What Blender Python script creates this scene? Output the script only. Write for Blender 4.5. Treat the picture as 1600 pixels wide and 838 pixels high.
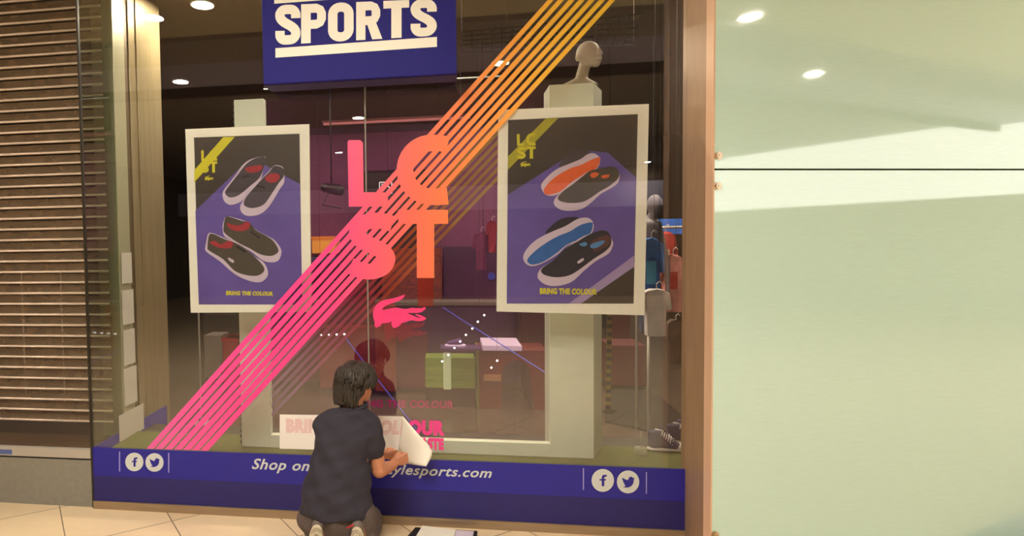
import bpy, bmesh, math, random
import numpy as np
from mathutils import Vector, Matrix
random.seed(7)
R = math.radians
scene = bpy.context.scene
COL = scene.collection
for o in list(bpy.data.objects): bpy.data.objects.remove(o)

# ------------------------------------------------------------------ camera
CX, CY, F = 558.0, 419.0, 952.0          # the photo is an extended 4:3 frame: its optical centre lies left of the middle
D, H = 3.7, 1.735
yaw, pitch, roll = R(8.544), R(2.273), R(.9116)
fw = Vector((-math.sin(yaw)*math.cos(pitch), math.cos(yaw)*math.cos(pitch), -math.sin(pitch)))
r0 = Vector((math.cos(yaw), math.sin(yaw), 0)); d0 = fw.cross(r0)
cr = r0*math.cos(roll)+d0*math.sin(roll); cd = -r0*math.sin(roll)+d0*math.cos(roll)
CAM = Vector((0, -D, H))
cam = bpy.data.cameras.new('camera'); cam.sensor_width = 36; cam.lens = F/1600*36
cam.shift_x = (800-CX)/1600; cam.clip_end = 200; cam.clip_start = .05
co = bpy.data.objects.new('camera', cam); COL.objects.link(co)
M3 = Matrix((cr, -cd, -fw)).transposed()
co.matrix_world = Matrix.Translation(CAM) @ M3.to_4x4()
scene.camera = co
# ------------------------------------------------------------------ world, exposure
scene.view_settings.view_transform = 'Standard'; scene.view_settings.look = 'None'
scene.view_settings.exposure = 0.55; scene.view_settings.gamma = 1
scene.view_settings.use_curve_mapping = False
scene.cycles.transparent_max_bounces = 24
scene.cycles.max_bounces = 8
scene.cycles.sample_clamp_indirect = 4
w = bpy.data.worlds.new('mall_daylight'); scene.world = w; w.use_nodes = True
WB = w.node_tree.nodes['Background']; WB.inputs[0].default_value = (1, .95, .86, 1); WB.inputs[1].default_value = 2.4
LAMP_POWER = 320.0
SHOP_FILL = 170.0

def lin(c):
    return tuple((v/255/12.92 if v/255 <= .04045 else ((v/255+.055)/1.055)**2.4) for v in c)
def ray(px, py): return (cr*((px-CX)/F)+cd*((py-CY)/F)+fw)
def P(px, py, Y=0.0):                     # the point of the plane at depth Y seen at a pixel
    v = ray(px, py); return CAM+v*((Y+D)/v.y)
def PZ(px, py, Z):
    v = ray(px, py); return CAM+v*((Z-H)/v.z)

# ------------------------------------------------------------------ materials
def mat(name, rgb, rough=.6, metal=0., noise=.0, nscale=30., spec=.5, emit=None, estr=0., bump=0., alpha=1., coat=0., stretch=None):
    m = bpy.data.materials.new(name); m.use_nodes = True; nt = m.node_tree; b = nt.nodes['Principled BSDF']
    c = (*lin(rgb), 1)
    b.inputs['Base Color'].default_value = c; b.inputs['Roughness'].default_value = rough
    b.inputs['Metallic'].default_value = metal; b.inputs['Specular IOR Level'].default_value = spec
    b.inputs['Alpha'].default_value = alpha; b.inputs['Coat Weight'].default_value = coat
    if emit: b.inputs['Emission Color'].default_value = (*lin(emit), 1); b.inputs['Emission Strength'].default_value = estr
    if noise or bump:
        tc = nt.nodes.new('ShaderNodeTexCoord'); mp = nt.nodes.new('ShaderNodeMapping')
        if stretch: mp.inputs['Scale'].default_value = stretch
        n = nt.nodes.new('ShaderNodeTexNoise'); n.inputs['Scale'].default_value = nscale; n.inputs['Detail'].default_value = 4
        nt.links.new(tc.outputs['Object'], mp.inputs[0]); nt.links.new(mp.outputs[0], n.inputs['Vector'])
        if noise:
            mx = nt.nodes.new('ShaderNodeMix'); mx.data_type = 'RGBA'; mx.blend_type = 'MULTIPLY'
            rp = nt.nodes.new('ShaderNodeMapRange'); rp.inputs['From Min'].default_value = .3; rp.inputs['From Max'].default_value = .7
            rp.inputs['To Min'].default_value = 1-noise; rp.inputs['To Max'].default_value = 1+noise*.6
            cc = nt.nodes.new('ShaderNodeCombineColor')
            nt.links.new(n.outputs['Fac'], rp.inputs[0])
            for i in range(3): nt.links.new(rp.outputs[0], cc.inputs[i])
            mx.inputs[0].default_value = 1; mx.inputs[6].default_value = c
            nt.links.new(cc.outputs[0], mx.inputs[7]); nt.links.new(mx.outputs[2], b.inputs['Base Color'])
        if bump:
            bp = nt.nodes.new('ShaderNodeBump'); bp.inputs['Strength'].default_value = bump; bp.inputs['Distance'].default_value = .01
            nt.links.new(n.outputs['Fac'], bp.inputs['Height']); nt.links.new(bp.outputs[0], b.inputs['Normal'])
    return m
def glassmat(name, tint, base, edge, rough=.0):
    m = bpy.data.materials.new(name); m.use_nodes = True; nt = m.node_tree; nt.nodes.clear()
    o = nt.nodes.new('ShaderNodeOutputMaterial'); t = nt.nodes.new('ShaderNodeBsdfTransparent'); g = nt.nodes.new('ShaderNodeBsdfGlossy')
    g.inputs['Roughness'].default_value = rough; t.inputs[0].default_value = (*tint, 1)
    lw = nt.nodes.new('ShaderNodeFresnel'); ge = nt.nodes.new('ShaderNodeNewGeometry'); ir = nt.nodes.new('ShaderNodeMapRange')
    ir.inputs['To Min'].default_value = 1.5; ir.inputs['To Max'].default_value = 1/1.5      # same reflectance on both faces of the sheet
    nt.links.new(ge.outputs['Backfacing'], ir.inputs[0]); nt.links.new(ir.outputs[0], lw.inputs[0])
    mr = nt.nodes.new('ShaderNodeMapRange'); mr.inputs['To Min'].default_value = base; mr.inputs['To Max'].default_value = edge
    mx = nt.nodes.new('ShaderNodeMixShader')
    nt.links.new(lw.outputs[0], mr.inputs[0]); nt.links.new(mr.outputs[0], mx.inputs[0])
    nt.links.new(t.outputs[0], mx.inputs[1]); nt.links.new(g.outputs[0], mx.inputs[2]); nt.links.new(mx.outputs[0], o.inputs[0])
    return m
def film(name, rgb, alpha, rough=.5, gloss=0.0, dots=None):    # translucent printed film
    m = bpy.data.materials.new(name); m.use_nodes = True; nt = m.node_tree; nt.nodes.clear()
    o = nt.nodes.new('ShaderNodeOutputMaterial'); t = nt.nodes.new('ShaderNodeBsdfTransparent'); d = nt.nodes.new('ShaderNodeBsdfDiffuse')
    d.inputs[0].default_value = (*lin(rgb), 1); mx = nt.nodes.new('ShaderNodeMixShader'); mx.inputs[0].default_value = alpha
    nt.links.new(t.outputs[0], mx.inputs[1]); nt.links.new(d.outputs[0], mx.inputs[2]); nt.links.new(mx.outputs[0], o.inputs[0])
    return m
def xramp(name, stops, alpha=1.):                     # vinyl dyed in a colour run along x
    m = mat(name, (255, 80, 120), .45, noise=.0); nt = m.node_tree; b = nt.nodes['Principled BSDF']
    g = nt.nodes.new('ShaderNodeNewGeometry'); s = nt.nodes.new('ShaderNodeSeparateXYZ')
    mr = nt.nodes.new('ShaderNodeMapRange'); mr.inputs['From Min'].default_value = -2.2; mr.inputs['From Max'].default_value = 1.2
    cr_ = nt.nodes.new('ShaderNodeValToRGB'); e = cr_.color_ramp.elements
    for i, (px, c) in enumerate(stops):
        pos = (P(px, 400).x+2.2)/3.4
        el = e[i] if i < 2 else e.new(pos)
        el.position = pos; el.color = (*lin(c), 1)
    nt.links.new(g.outputs['Position'], s.inputs[0]); nt.links.new(s.outputs[0], mr.inputs[0])
    nt.links.new(mr.outputs[0], cr_.inputs[0]); nt.links.new(cr_.outputs[0], b.inputs['Base Color'])
    if alpha < 1: b.inputs['Alpha'].default_value = alpha
    return m
def tilemat(name, c1, c2, grout, rough):
    m = mat(name, c1, rough); nt = m.node_tree; b = nt.nodes['Principled BSDF']; N = nt.nodes.new; L = nt.links.new
    g = N('ShaderNodeNewGeometry')
    def dotc(vx, vy, off, sp):
        v = N('ShaderNodeVectorMath'); v.operation = 'DOT_PRODUCT'; v.inputs[1].default_value = (vx/sp, vy/sp, 0); L(g.outputs['Position'], v.inputs[0])
        a = N('ShaderNodeMath'); a.operation = 'ADD'; a.inputs[1].default_value = -off/sp+40; L(v.outputs['Value'], a.inputs[0])
        f = N('ShaderNodeMath'); f.operation = 'FRACT'; L(a.outputs[0], f.inputs[0])
        fl = N('ShaderNodeMath'); fl.operation = 'FLOOR'; L(a.outputs[0], fl.inputs[0])
        c = N('ShaderNodeMath'); c.operation = 'LESS_THAN'; c.inputs[1].default_value = .011; L(f.outputs[0], c.inputs[0])
        return c, fl
    t = R(38); sp = .603
    a, fa = dotc(math.cos(t), math.sin(t), -.857, sp); c, fc = dotc(-math.sin(t), math.cos(t), .97, sp)
    mxx = N('ShaderNodeMath'); mxx.operation = 'MAXIMUM'; L(a.outputs[0], mxx.inputs[0]); L(c.outputs[0], mxx.inputs[1])
    cb = N('ShaderNodeCombineXYZ'); L(fa.outputs[0], cb.inputs[0]); L(fc.outputs[0], cb.inputs[1])
    wn = N('ShaderNodeTexWhiteNoise'); L(cb.outputs[0], wn.inputs['Vector'])
    nz = N('ShaderNodeTexNoise'); nz.inputs['Scale'].default_value = 14; nz.inputs['Detail'].default_value = 6; L(g.outputs['Position'], nz.inputs['Vector'])
    av = N('ShaderNodeMath'); av.operation = 'MULTIPLY_ADD'; av.inputs[1].default_value = .5; L(wn.outputs['Value'], av.inputs[0])
    hf = N('ShaderNodeMath'); hf.operation = 'MULTIPLY'; hf.inputs[1].default_value = .6; L(nz.outputs['Fac'], hf.inputs[0]); L(hf.outputs[0], av.inputs[2])
    m1 = N('ShaderNodeMix'); m1.data_type = 'RGBA'; m1.inputs[6].default_value = (*lin(c1), 1); m1.inputs[7].default_value = (*lin(c2), 1); L(av.outputs[0], m1.inputs[0])
    m2 = N('ShaderNodeMix'); m2.data_type = 'RGBA'; m2.inputs[7].default_value = (*lin(grout), 1); L(mxx.outputs[0], m2.inputs[0]); L(m1.outputs[2], m2.inputs[6])
    L(m2.outputs[2], b.inputs['Base Color'])
    return m

# ------------------------------------------------------------------ mesh helpers
def link(name, bm, m, parent=None, smooth=False, bevel=0.):
    me = bpy.data.meshes.new(name)
    if bevel: pass
    bmesh.ops.recalc_face_normals(bm, faces=bm.faces)
    bm.to_mesh(me); bm.free()
    for x in (m if isinstance(m, (list, tuple)) else [m]): me.materials.append(x)
    if smooth:
        for p in me.polygons: p.use_smooth = True
    o = bpy.data.objects.new(name, me); COL.objects.link(o)
    if parent: o.parent = parent; o.matrix_parent_inverse = Matrix.Translation(parent.location).inverted()
    if bevel:
        b = o.modifiers.new('bevel', 'BEVEL'); b.width = bevel; b.segments = 2; b.limit_method = 'ANGLE'
    return o
def tag(o, label=None, cat=None, group=None, kind=None):
    if label: o['label'] = label
    if cat: o['category'] = cat
    if group: o['group'] = group
    if kind: o['kind'] = kind
    return o
def thing(name, label, cat, loc, group=None):
    o = bpy.data.objects.new(name, None); COL.objects.link(o); o.location = loc; o.empty_display_size = .1
    return tag(o, label, cat, group)
def bbox(bm, x0, x1, y0, y1, z0, z1, mi=0):
    vs = [bm.verts.new(v) for v in ((x0,y0,z0),(x1,y0,z0),(x1,y1,z0),(x0,y1,z0),(x0,y0,z1),(x1,y0,z1),(x1,y1,z1),(x0,y1,z1))]
    for f in ((0,3,2,1),(4,5,6,7),(0,1,5,4),(1,2,6,5),(2,3,7,6),(3,0,4,7)):
        fc = bm.faces.new([vs[i] for i in f]); fc.material_index = mi
    return vs
def box(name, x0, x1, y0, y1, z0, z1, m, parent=None, bevel=0.):
    bm = bmesh.new(); bbox(bm, x0, x1, y0, y1, z0, z1); return link(name, bm, m, parent, bevel=bevel)
def pbox(name, px0, py0, px1, py1, Y, dep, m, parent=None, bevel=0.):   # a real box whose front face spans those pixels at depth Y
    a = P((px0+px1)/2, py0, Y); b = P((px0+px1)/2, py1, Y); c = P(px0, (py0+py1)/2, Y); d = P(px1, (py0+py1)/2, Y)
    return box(name, c.x, d.x, Y, Y+dep, b.z, a.z, m, parent, bevel)
def solid(bm, pts, Y, dep, dirn=1, mi=0):       # prism: outline (pixels) at depth Y, thickness dep behind it
    f = [bm.verts.new(P(x, y, Y)) for x, y in pts]
    if dep == 0:
        bm.faces.new(f).material_index = mi; return
    g = [bm.verts.new(v.co+Vector((0, dep, 0))) for v in f]; n = len(f)
    bm.faces.new(f).material_index = mi; bm.faces.new(g[::-1]).material_index = mi
    for i in range(n): bm.faces.new((f[i], g[i], g[(i+1) % n], f[(i+1) % n])).material_index = mi
def poly(name, pts, Y, dep, m, parent=None):
    bm = bmesh.new(); solid(bm, pts, Y, dep); return link(name, bm, m, parent)
def polys(name, lst, Y, dep, m, parent=None):
    bm = bmesh.new()
    for p in lst: solid(bm, p, Y, dep)
    return link(name, bm, m, parent)
def catmull(pts, n=8, closed=False):
    out = []; N_ = len(pts)
    for i in range(N_ if closed else N_-1):
        g = lambda k: np.array(pts[k % N_] if closed else pts[min(max(k, 0), N_-1)], float)
        p0, p1, p2, p3 = g(i-1), g(i), g(i+1), g(i+2)
        for s in range(n):
            t = s/n
            out.append(tuple(.5*((2*p1)+(-p0+p2)*t+(2*p0-5*p1+4*p2-p3)*t*t+(-p0+3*p1-3*p2+p3)*t**3)))
    if not closed: out.append(tuple(map(float, pts[-1])))
    return out
def ribbon(pts, wd, closed=False):              # outline of a stroke as quads
    q = []; n = len(pts); L = []; Rr = []
    for i in range(n):
        a = np.array(pts[i-1] if (i > 0 or closed) else pts[i], float); b = np.array(pts[(i+1) % n] if (i < n-1 or closed) else pts[i], float)
        t = b-a; t /= (np.linalg.norm(t)+1e-9); nn = np.array((-t[1], t[0]))*wd/2
        L.append(tuple(np.array(pts[i])+nn)); Rr.append(tuple(np.array(pts[i])-nn))
    if closed: return [L, Rr]
    return [L+Rr[::-1]]
def ribbon_quads(pts, wd, closed=False):
    n = len(pts); L = []; Rr = []; out = []
    for i in range(n):
        a = np.array(pts[i-1] if (i > 0 or closed) else pts[i], float); b = np.array(pts[(i+1) % n] if (i < n-1 or closed) else pts[i], float)
        t = b-a; t /= (np.linalg.norm(t)+1e-9); nn = np.array((-t[1], t[0]))*wd/2
        L.append(tuple(np.array(pts[i])+nn)); Rr.append(tuple(np.array(pts[i])-nn))
    for i in range(n if closed else n-1):
        j = (i+1) % n; out.append([L[i], L[j], Rr[j], Rr[i]])
    return out
def circle(cx, cy, r, ry=None, n=40): ry = ry or r; return [(cx+r*math.cos(2*math.pi*i/n), cy+ry*math.sin(2*math.pi*i/n)) for i in range(n)]
def scl(pts, s, ox, oy): return [(x/s+ox, y/s+oy) for x, y in pts]
def rect(x0, y0, x1, y1): return [(x0, y0), (x1, y0), (x1, y1), (x0, y1)]
def letters_LCST(x0, y0, x1, y1):               # four letters in a pixel box, as {letter: [polygons]}
    sx = (x1-x0)/(699-543); sy = (y1-y0)/(437-210)
    T = lambda ps: [(x0+(x-543)*sx, y0+(y-210)*sy) for x, y in ps]
    out = {}
    out['L'] = [T([(543, 222), (545, 219), (563, 219), (567, 223), (568, 300.6), (606, 300.6), (606, 323), (545, 323)])]
    arc = [(674+(41.5)*math.cos(a), 265.5+42*math.sin(a)) for a in [R(-88-180*i/24-2) for i in range(25)]]
    c = [(699, 226.5), (688, 223.6)]+arc+[(688, 307.6), (699, 306.5)]
    out['C'] = [T(q) for q in ribbon_quads(c, 26)]
    s = catmull([(613, 350), (600, 346), (583, 345), (565, 350), (558, 363), (565, 376), (583, 385), (599, 394), (605, 405), (598, 418), (580, 424.5), (562, 422), (547, 415)], 5)
    out['S'] = [T(q) for q in ribbon_quads(s, 25)]
    out['T'] = [T(rect(622, 328, 699.5, 350)), T(rect(651, 350, 678, 434.5))]
    return out
CROC = [(525,90),(480,100),(420,125),(350,140),(270,155),(210,175),(160,210),(125,255),(107,310),(108,370),(122,420),(132,460),(125,490),(150,515),(185,500),(215,485),(215,460),(260,455),(320,450),(355,425),(345,465),(360,500),(380,520),(430,505),(470,475),(475,455),(530,445),(580,425),(620,420),(700,432),(760,425),(800,405),(805,390),(770,370),(720,350),(680,340),(662,352),(700,368),(735,388),(690,382),(640,362),(600,345),(555,330),(600,325),(680,325),(740,315),(770,295),(800,270),(790,245),(740,265),(700,262),(650,262),(610,258),(570,270),(520,275),(470,265),(420,255),(340,265),(280,280),(235,290),(230,265),(270,235),(340,205),(420,180),(480,150),(510,125)]
def croc(x0, y0, x1, y1): return [(x0+(x-105)/700*(x1-x0), y0+(y-88)/432*(y1-y0)) for x, y in CROC]

_tx = {}
def glyphs(s, bold=0.0, shear=0.0):
    k = (s, bold, shear)
    if k in _tx: return _tx[k]
    cu = bpy.data.curves.new('t', 'FONT'); cu.body = s; cu.offset = bold; cu.shear = shear; cu.resolution_u = 3; cu.fill_mode = 'FRONT'
    if bold: cu.space_character = 1.08
    o = bpy.data.objects.new('t', cu); COL.objects.link(o)
    dg = bpy.context.evaluated_depsgraph_get(); dg.update()
    me = bpy.data.meshes.new_from_object(o.evaluated_get(dg))
    vs = np.array([v.co[:2] for v in me.vertices]); fs = [tuple(p.vertices) for p in me.polygons]
    vs = (vs-vs.min(0))/(vs.max(0)-vs.min(0))
    bpy.data.objects.remove(o); bpy.data.curves.remove(cu); bpy.data.meshes.remove(me)
    _tx[k] = (vs, fs); return _tx[k]
def text(name, s, quad, Y, m, parent=None, bold=.0, shear=0., dep=0):   # quad: TL,TR,BR,BL pixels of the text box
    vs, fs = glyphs(s, bold, shear); tl, tr, br, bl = [np.array(q, float) for q in quad]
    bm = bmesh.new(); V = []
    for u, v in vs:
        q = (bl*(1-u)+br*u)*(1-v)+(tl*(1-u)+tr*u)*v
        V.append(bm.verts.new(P(q[0], q[1], Y)))
    for f in fs:
        try: bm.faces.new([V[i] for i in f])
        except ValueError: pass
    return link(name, bm, m, parent)
def tube(bm, pts, rad, seg=8, mi=0):
    pts = [Vector(p) for p in pts]; rad = rad if isinstance(rad, (list, tuple)) else [rad]*len(pts); rings = []
    up = Vector((0, 0, 1))
    for i, p in enumerate(pts):
        t = (pts[min(i+1, len(pts)-1)]-pts[max(i-1, 0)]).normalized()
        s = t.cross(up if abs(t.z) < .95 else Vector((0, 1, 0))).normalized(); u = s.cross(t)
        rings.append([bm.verts.new(p+(s*math.cos(2*math.pi*k/seg)+u*math.sin(2*math.pi*k/seg))*rad[i]) for k in range(seg)])
    for a, b in zip(rings, rings[1:]):
        for k in range(seg): bm.faces.new((a[k], a[(k+1) % seg], b[(k+1) % seg], b[k])).material_index = mi
    bm.faces.new(rings[0][::-1]).material_index = mi; bm.faces.new(rings[-1]).material_index = mi
def disc(bm, c, r, n=24, th=.01, axis='z', mi=0):
    A = {'z': (Vector((1,0,0)), Vector((0,1,0)), Vector((0,0,1))), 'y': (Vector((1,0,0)), Vector((0,0,1)), Vector((0,1,0)))}[axis]
    c = Vector(c); r1 = [bm.verts.new(c+(A[0]*math.cos(2*math.pi*k/n)+A[1]*math.sin(2*math.pi*k/n))*r) for k in range(n)]
    r2 = [bm.verts.new(v.co+A[2]*th) for v in r1]
    bm.faces.new(r1).material_index = mi; bm.faces.new(r2[::-1]).material_index = mi
    for k in range(n): bm.faces.new((r1[k], r1[(k+1) % n], r2[(k+1) % n], r2[k])).material_index = mi
def ellip(bm, c, r, rot=None, sub=2):
    ret = bmesh.ops.create_icosphere(bm, subdivisions=sub, radius=1)
    Mx = Matrix.Translation(Vector(c)) @ (rot.to_4x4() if rot else Matrix.Identity(4)) @ Matrix.Diagonal((*((r,)*3 if isinstance(r, (int, float)) else r), 1))
    bmesh.ops.transform(bm, matrix=Mx, verts=ret['verts']); return ret['verts']
def hullof(bm, items, sub=2):                    # convex hull of ellipsoids (centre, radii[, rot])
    t = bmesh.new()
    for it in items: ellip(t, it[0], it[1], it[2] if len(it) > 2 else None, sub)
    bmesh.ops.delete(t, geom=[f for f in t.faces]+[e for e in t.edges], context='EDGES_FACES') if False else None
    co_ = [v.co.copy() for v in t.verts]; t.free()
    vs = [bm.verts.new(c) for c in co_]
    res = bmesh.ops.convex_hull(bm, input=vs)
    dead = [g for g in res['geom_interior'] if isinstance(g, bmesh.types.BMVert)]
    dead += [g for g in res['geom_unused'] if isinstance(g, bmesh.types.BMVert)]
    if dead: bmesh.ops.delete(bm, geom=list(set(dead)), context='VERTS')
def fuse(name, bm, m, voxel, smooth_it, parent=None, disp=None):      # one continuous skin over the collected volumes
    me = bpy.data.meshes.new(name); bmesh.ops.recalc_face_normals(bm, faces=bm.faces); bm.to_mesh(me); bm.free()
    o = bpy.data.objects.new(name, me); COL.objects.link(o)
    r_ = o.modifiers.new('r', 'REMESH'); r_.mode = 'VOXEL'; r_.voxel_size = voxel
    s_ = o.modifiers.new('s', 'SMOOTH'); s_.iterations = smooth_it; s_.factor = .5
    dg = bpy.context.evaluated_depsgraph_get(); dg.update()
    m2 = bpy.data.meshes.new_from_object(o.evaluated_get(dg)); o.modifiers.clear(); o.data = m2; m2.name = name
    m2.materials.clear()
    for x in (m if isinstance(m, (list, tuple)) else [m]): m2.materials.append(x)
    for p in m2.polygons: p.use_smooth = True
    if disp:
        for v in m2.vertices: v.co += Vector(disp(v.co, v.normal))
    if parent: o.parent = parent; o.matrix_parent_inverse = Matrix.Translation(parent.location).inverted()
    return o

# ------------------------------------------------------------------ palette
M_floor = tilemat('mall_tile', (222, 196, 160), (236, 212, 176), (120, 100, 78), .35)
M_shopfloor = mat('shop_floor', (92, 80, 72), .22, noise=.12, nscale=6)
M_ceil = mat('ceiling_tan', (214, 198, 162), .8)
M_soffit = mat('soffit_grey', (140, 130, 124), .7)
M_fascia = mat('fascia_lavender', (172, 164, 186), .6)
M_cream = mat('cream_wall', (214, 196, 165), .7, noise=.05, nscale=3)
M_brown = mat('brown_front', (92, 72, 55), .6, noise=.2, nscale=2)
M_dark = mat('dark_wall', (40, 33, 32), .8)
M_glass = glassmat('shop_glass', (.985, .99, .985), .075, .85)
M_sideglass = glassmat('side_glass', (.84, .88, .82), .04, .8)
M_bronze = mat('brushed_bronze', (172, 140, 112), .45, .25, noise=.18, nscale=8, stretch=(30, 30, .6))
M_bronze_h = mat('brushed_rail', (176, 156, 132), .4, .7, noise=.15, nscale=8, stretch=(.6, 30, 30))
M_edge = mat('light_bronze_edge', (236, 196, 164), .4, .1)
M_alu = mat('aluminium', (205, 200, 195), .4, .5)
M_greyp = mat('grey_plinth', (150, 148, 140), .45, .3, noise=.08, nscale=30)
M_blue = mat('blue_vinyl', (36, 32, 150), .5, noise=.06, nscale=60)
M_blued = mat('dark_blue_panel', (36, 31, 108), .55, noise=.08, nscale=60)
M_sign = mat('sign_blue', (34, 31, 122), .6, spec=.2, noise=.06, nscale=60)
M_signside = mat('sign_side', (52, 46, 92), .5)
M_white = mat('white_print', (252, 248, 236), .5)
M_pale = mat('pale_print', (214, 220, 220), .5)
M_bar = mat('lavender_print', (165, 160, 232), .5)
M_frame = mat('white_board', (252, 248, 234), .55, noise=.03, nscale=40)
M_portal = mat('pale_display_post', (214, 220, 202), .6, noise=.04, nscale=10)
M_pdark = mat('poster_dark', (72, 62, 56), .5, noise=.08, nscale=80)
M_ppur = mat('poster_purple', (108, 90, 168), .45, noise=.14, nscale=6)
M_yel = mat('poster_yellow', (222, 212, 48), .5)
M_red = mat('shoe_lining_red', (170, 52, 62), .6)
M_shoe = mat('shoe_print_grey', (80, 70, 78), .6, noise=.25, nscale=160)
M_shoe2 = mat('shoe_print_green', (84, 76, 66), .6, noise=.2, nscale=160)
M_shoe3 = mat('shoe_print_navy', (48, 44, 56), .6, noise=.2, nscale=160)
M_sole = mat('sole_print', (214, 196, 216), .5)
M_or = mat('orange_print', (236, 110, 62), .5, noise=.06, nscale=40)
M_lb = mat('blue_print', (52, 104, 178), .5, noise=.1, nscale=40)
M_lbl = mat('light_blue_print', (84, 140, 200), .5)
M_pink = mat('pink_vinyl', (250, 62, 128), .45)
M_pinkt = mat('pink_text', (240, 70, 150), .5)
M_pinkg = film('faint_pink_print', (205, 60, 130), .75)
M_turf = mat('green_turf', (92, 98, 48), .95, noise=.4, nscale=220, bump=.6)
M_green = None
RAMP = [(240, (238, 100, 172)), (930, (252, 206, 62)), (400, (250, 66, 152)), (520, (252, 70, 140)), (590, (254, 92, 118)), (640, (252, 108, 92)), (700, (255, 128, 74)), (770, (255, 160, 66)), (850, (252, 192, 62))]
M_vinyl = xramp('gradient_vinyl', RAMP)
M_ghost = xramp('reflected_gradient', [(425, (176, 140, 190)), (860, (190, 150, 120)), (470, (190, 90, 160)), (530, (200, 54, 124)), (600, (215, 90, 70)), (660, (205, 125, 50)), (720, (186, 156, 54)), (770, (170, 146, 54))], .72)  # colours of the stripes' faint reflection behind the glass

# ================================================================== THE SETTING
# mall floor and shop floor
o = box('floor', -9, 15, -16, .012, -.08, 0, M_floor); tag(o, kind='structure')
o = box('floor_shop', -7, 5.5, .012, 9, -.08, 0, M_shopfloor); tag(o, kind='structure')
XL = -2.354; XR = P(1072, 400).x; XR2 = P(1098, 400).x; XR3 = P(1108, 400).x
# mall ceiling: low tan strip, then a grey drop and lavender fascia with a dark shadow gap
CZ = 3.9
o = box('ceiling', -9, 15, -2.35, .4, CZ, CZ+.1, M_ceil); tag(o, kind='structure')
o = box('ceiling_mall_grey', -9, 15, -3.1, -2.35, CZ-.05, CZ+.1, M_soffit); tag(o, kind='structure')
o = box('ceiling_mall_lavender', -9, 15, -4.2, -3.1, CZ-.02, CZ+.1, M_fascia); tag(o, kind='structure')
o = box('trim_4', -9, 15, -4.3, -4.2, CZ-.14, CZ-.02, M_dark); tag(o, kind='structure')
o = box('ceiling_mall_far', -9, 15, -16, -4.3, CZ+.1, CZ+.2, M_soffit); tag(o, kind='structure')
o = box('wall_mall', -9, 15, -16.2, -16, 0, CZ+.2, M_brown); tag(o, kind='structure')
o = box('wall_mall_fascia', -9, 15, -15.95, -15.8, 2.75, 3.5, M_fascia); tag(o, kind='structure')
o = box('wall_mall_left', -9.1, -9, -16, .0, 0, CZ+.2, M_brown); tag(o, kind='structure')
o = box('wall_mall_right', 15, 15.1, -16, 3, 0, 2.5, mat('cream_front', (226, 226, 200), .6)); tag(o, kind='structure')
# shop shell
o = box('wall_back', -7, 5.5, 9, 9.1, 0, 4, M_dark); tag(o, kind='structure')
o = box('wall_left', -7.1, -7, -.0, 9, 0, 4, M_dark); tag(o, kind='structure')
o = box('wall_right_inner', 5.5, 5.6, .9, 9, 0, 4, M_dark); tag(o, kind='structure')
o = box('ceiling_shop', -7.1, 5.6, .42, 9, 3.75, 3.85, mat('shop_ceiling', (92, 82, 70), .8)); tag(o, kind='structure')

# glazing: two panes meeting at a seam, and the side return
XS = P(574, 418).x
for nm, a, b in (('window_1', XL, XS-.004), ('window_2', XS+.004, XR)):
    o = box(nm, a, b, 0, .01, P(600, 800).z+.0, CZ-.02, M_glass); tag(o, kind='structure')
bm = bmesh.new(); bbox(bm, XS-.004, XS+.004, -.001, .011, .06, CZ-.02)
o = link('trim_5', bm, mat('silicone_joint', (150, 140, 128), .4, alpha=.75)); tag(o, kind='structure')
o = box('window_3', XL-.01, XL, .012, .39, .06, CZ-.02, M_sideglass); tag(o, kind='structure')
o = box('trim_6', XL-.014, XL-.001, -.008, .010, .0, CZ-.02, mat('dark_glass_edge', (46, 40, 32), .4)); tag(o, kind='structure')
# blue panel at the glass foot, its two tones, and the return
ZT = P(600, 716).z; ZM = P(600, 763).z; ZB = .052
bl = thing('window_base_panel', 'long blue printed band along the foot of the shop window', 'panel', (XS, -.01, ZB))
box('upper_band', XL, XR, -.004, -.0005, ZM, ZT, M_blue, bl)
box('lower_band', XL, XR, -.005, -.0005, ZB, ZM, M_blued, bl)
box('return_band', XL+.002, XL+.008, .012, 1.06, ZB, ZT, M_blue, bl)
text('lettering', 'Shop online at lifestylesports.com', [(394, 716.5), (769, 732), (768, 752), (393, 738.5)], -.006, M_pale, bl, bold=.018, shear=.28)
FCL = [(480,480),(480,375),(440,372),(440,345),(480,345),(480,310),(495,275),(530,265),(575,265),(575,300),(540,303),(528,320),(528,345),(562,345),(555,375),(528,375),(528,480)]
BIRD = [(1095,330),(1065,320),(1030,300),(1000,310),(980,335),(978,365),(940,360),(900,340),(860,320),(862,350),(878,375),(875,395),(895,415),(890,430),(915,450),(905,462),(930,475),(900,490),(870,488),(900,503),(960,508),(1020,490),(1060,450),(1080,400),(1078,360)]
def badge(fx, fy, tx, ty, r, bars):
    s = r/17.6/11.975
    for (c, pts, cx_, cy_) in (((500, 370), FCL, fx, fy), ((972, 400), BIRD, tx, ty)):
        d_ = poly('round_badge', circle(cx_, cy_, r, r*1.02), -.0065, 0, M_pale, bl)
        poly('badge_symbol', [(cx_+(x-c[0])*s, cy_+(y-c[1])*s) for x, y in pts], -.0075, 0, M_blue, d_)
    for x, y0, y1 in bars: poly('divider_line', rect(x-.9, y0, x+.9, y1), -.0065, 0, M_bar, bl)
badge(209.9, 722.2, 241.4, 723, 14.2, ((186.8, 706, 737), (263.6, 708, 739)))
badge(941.8, 751, 981.3, 753.4, 17.5, ((911.6, 732, 766), (1010, 738, 772)))
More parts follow.
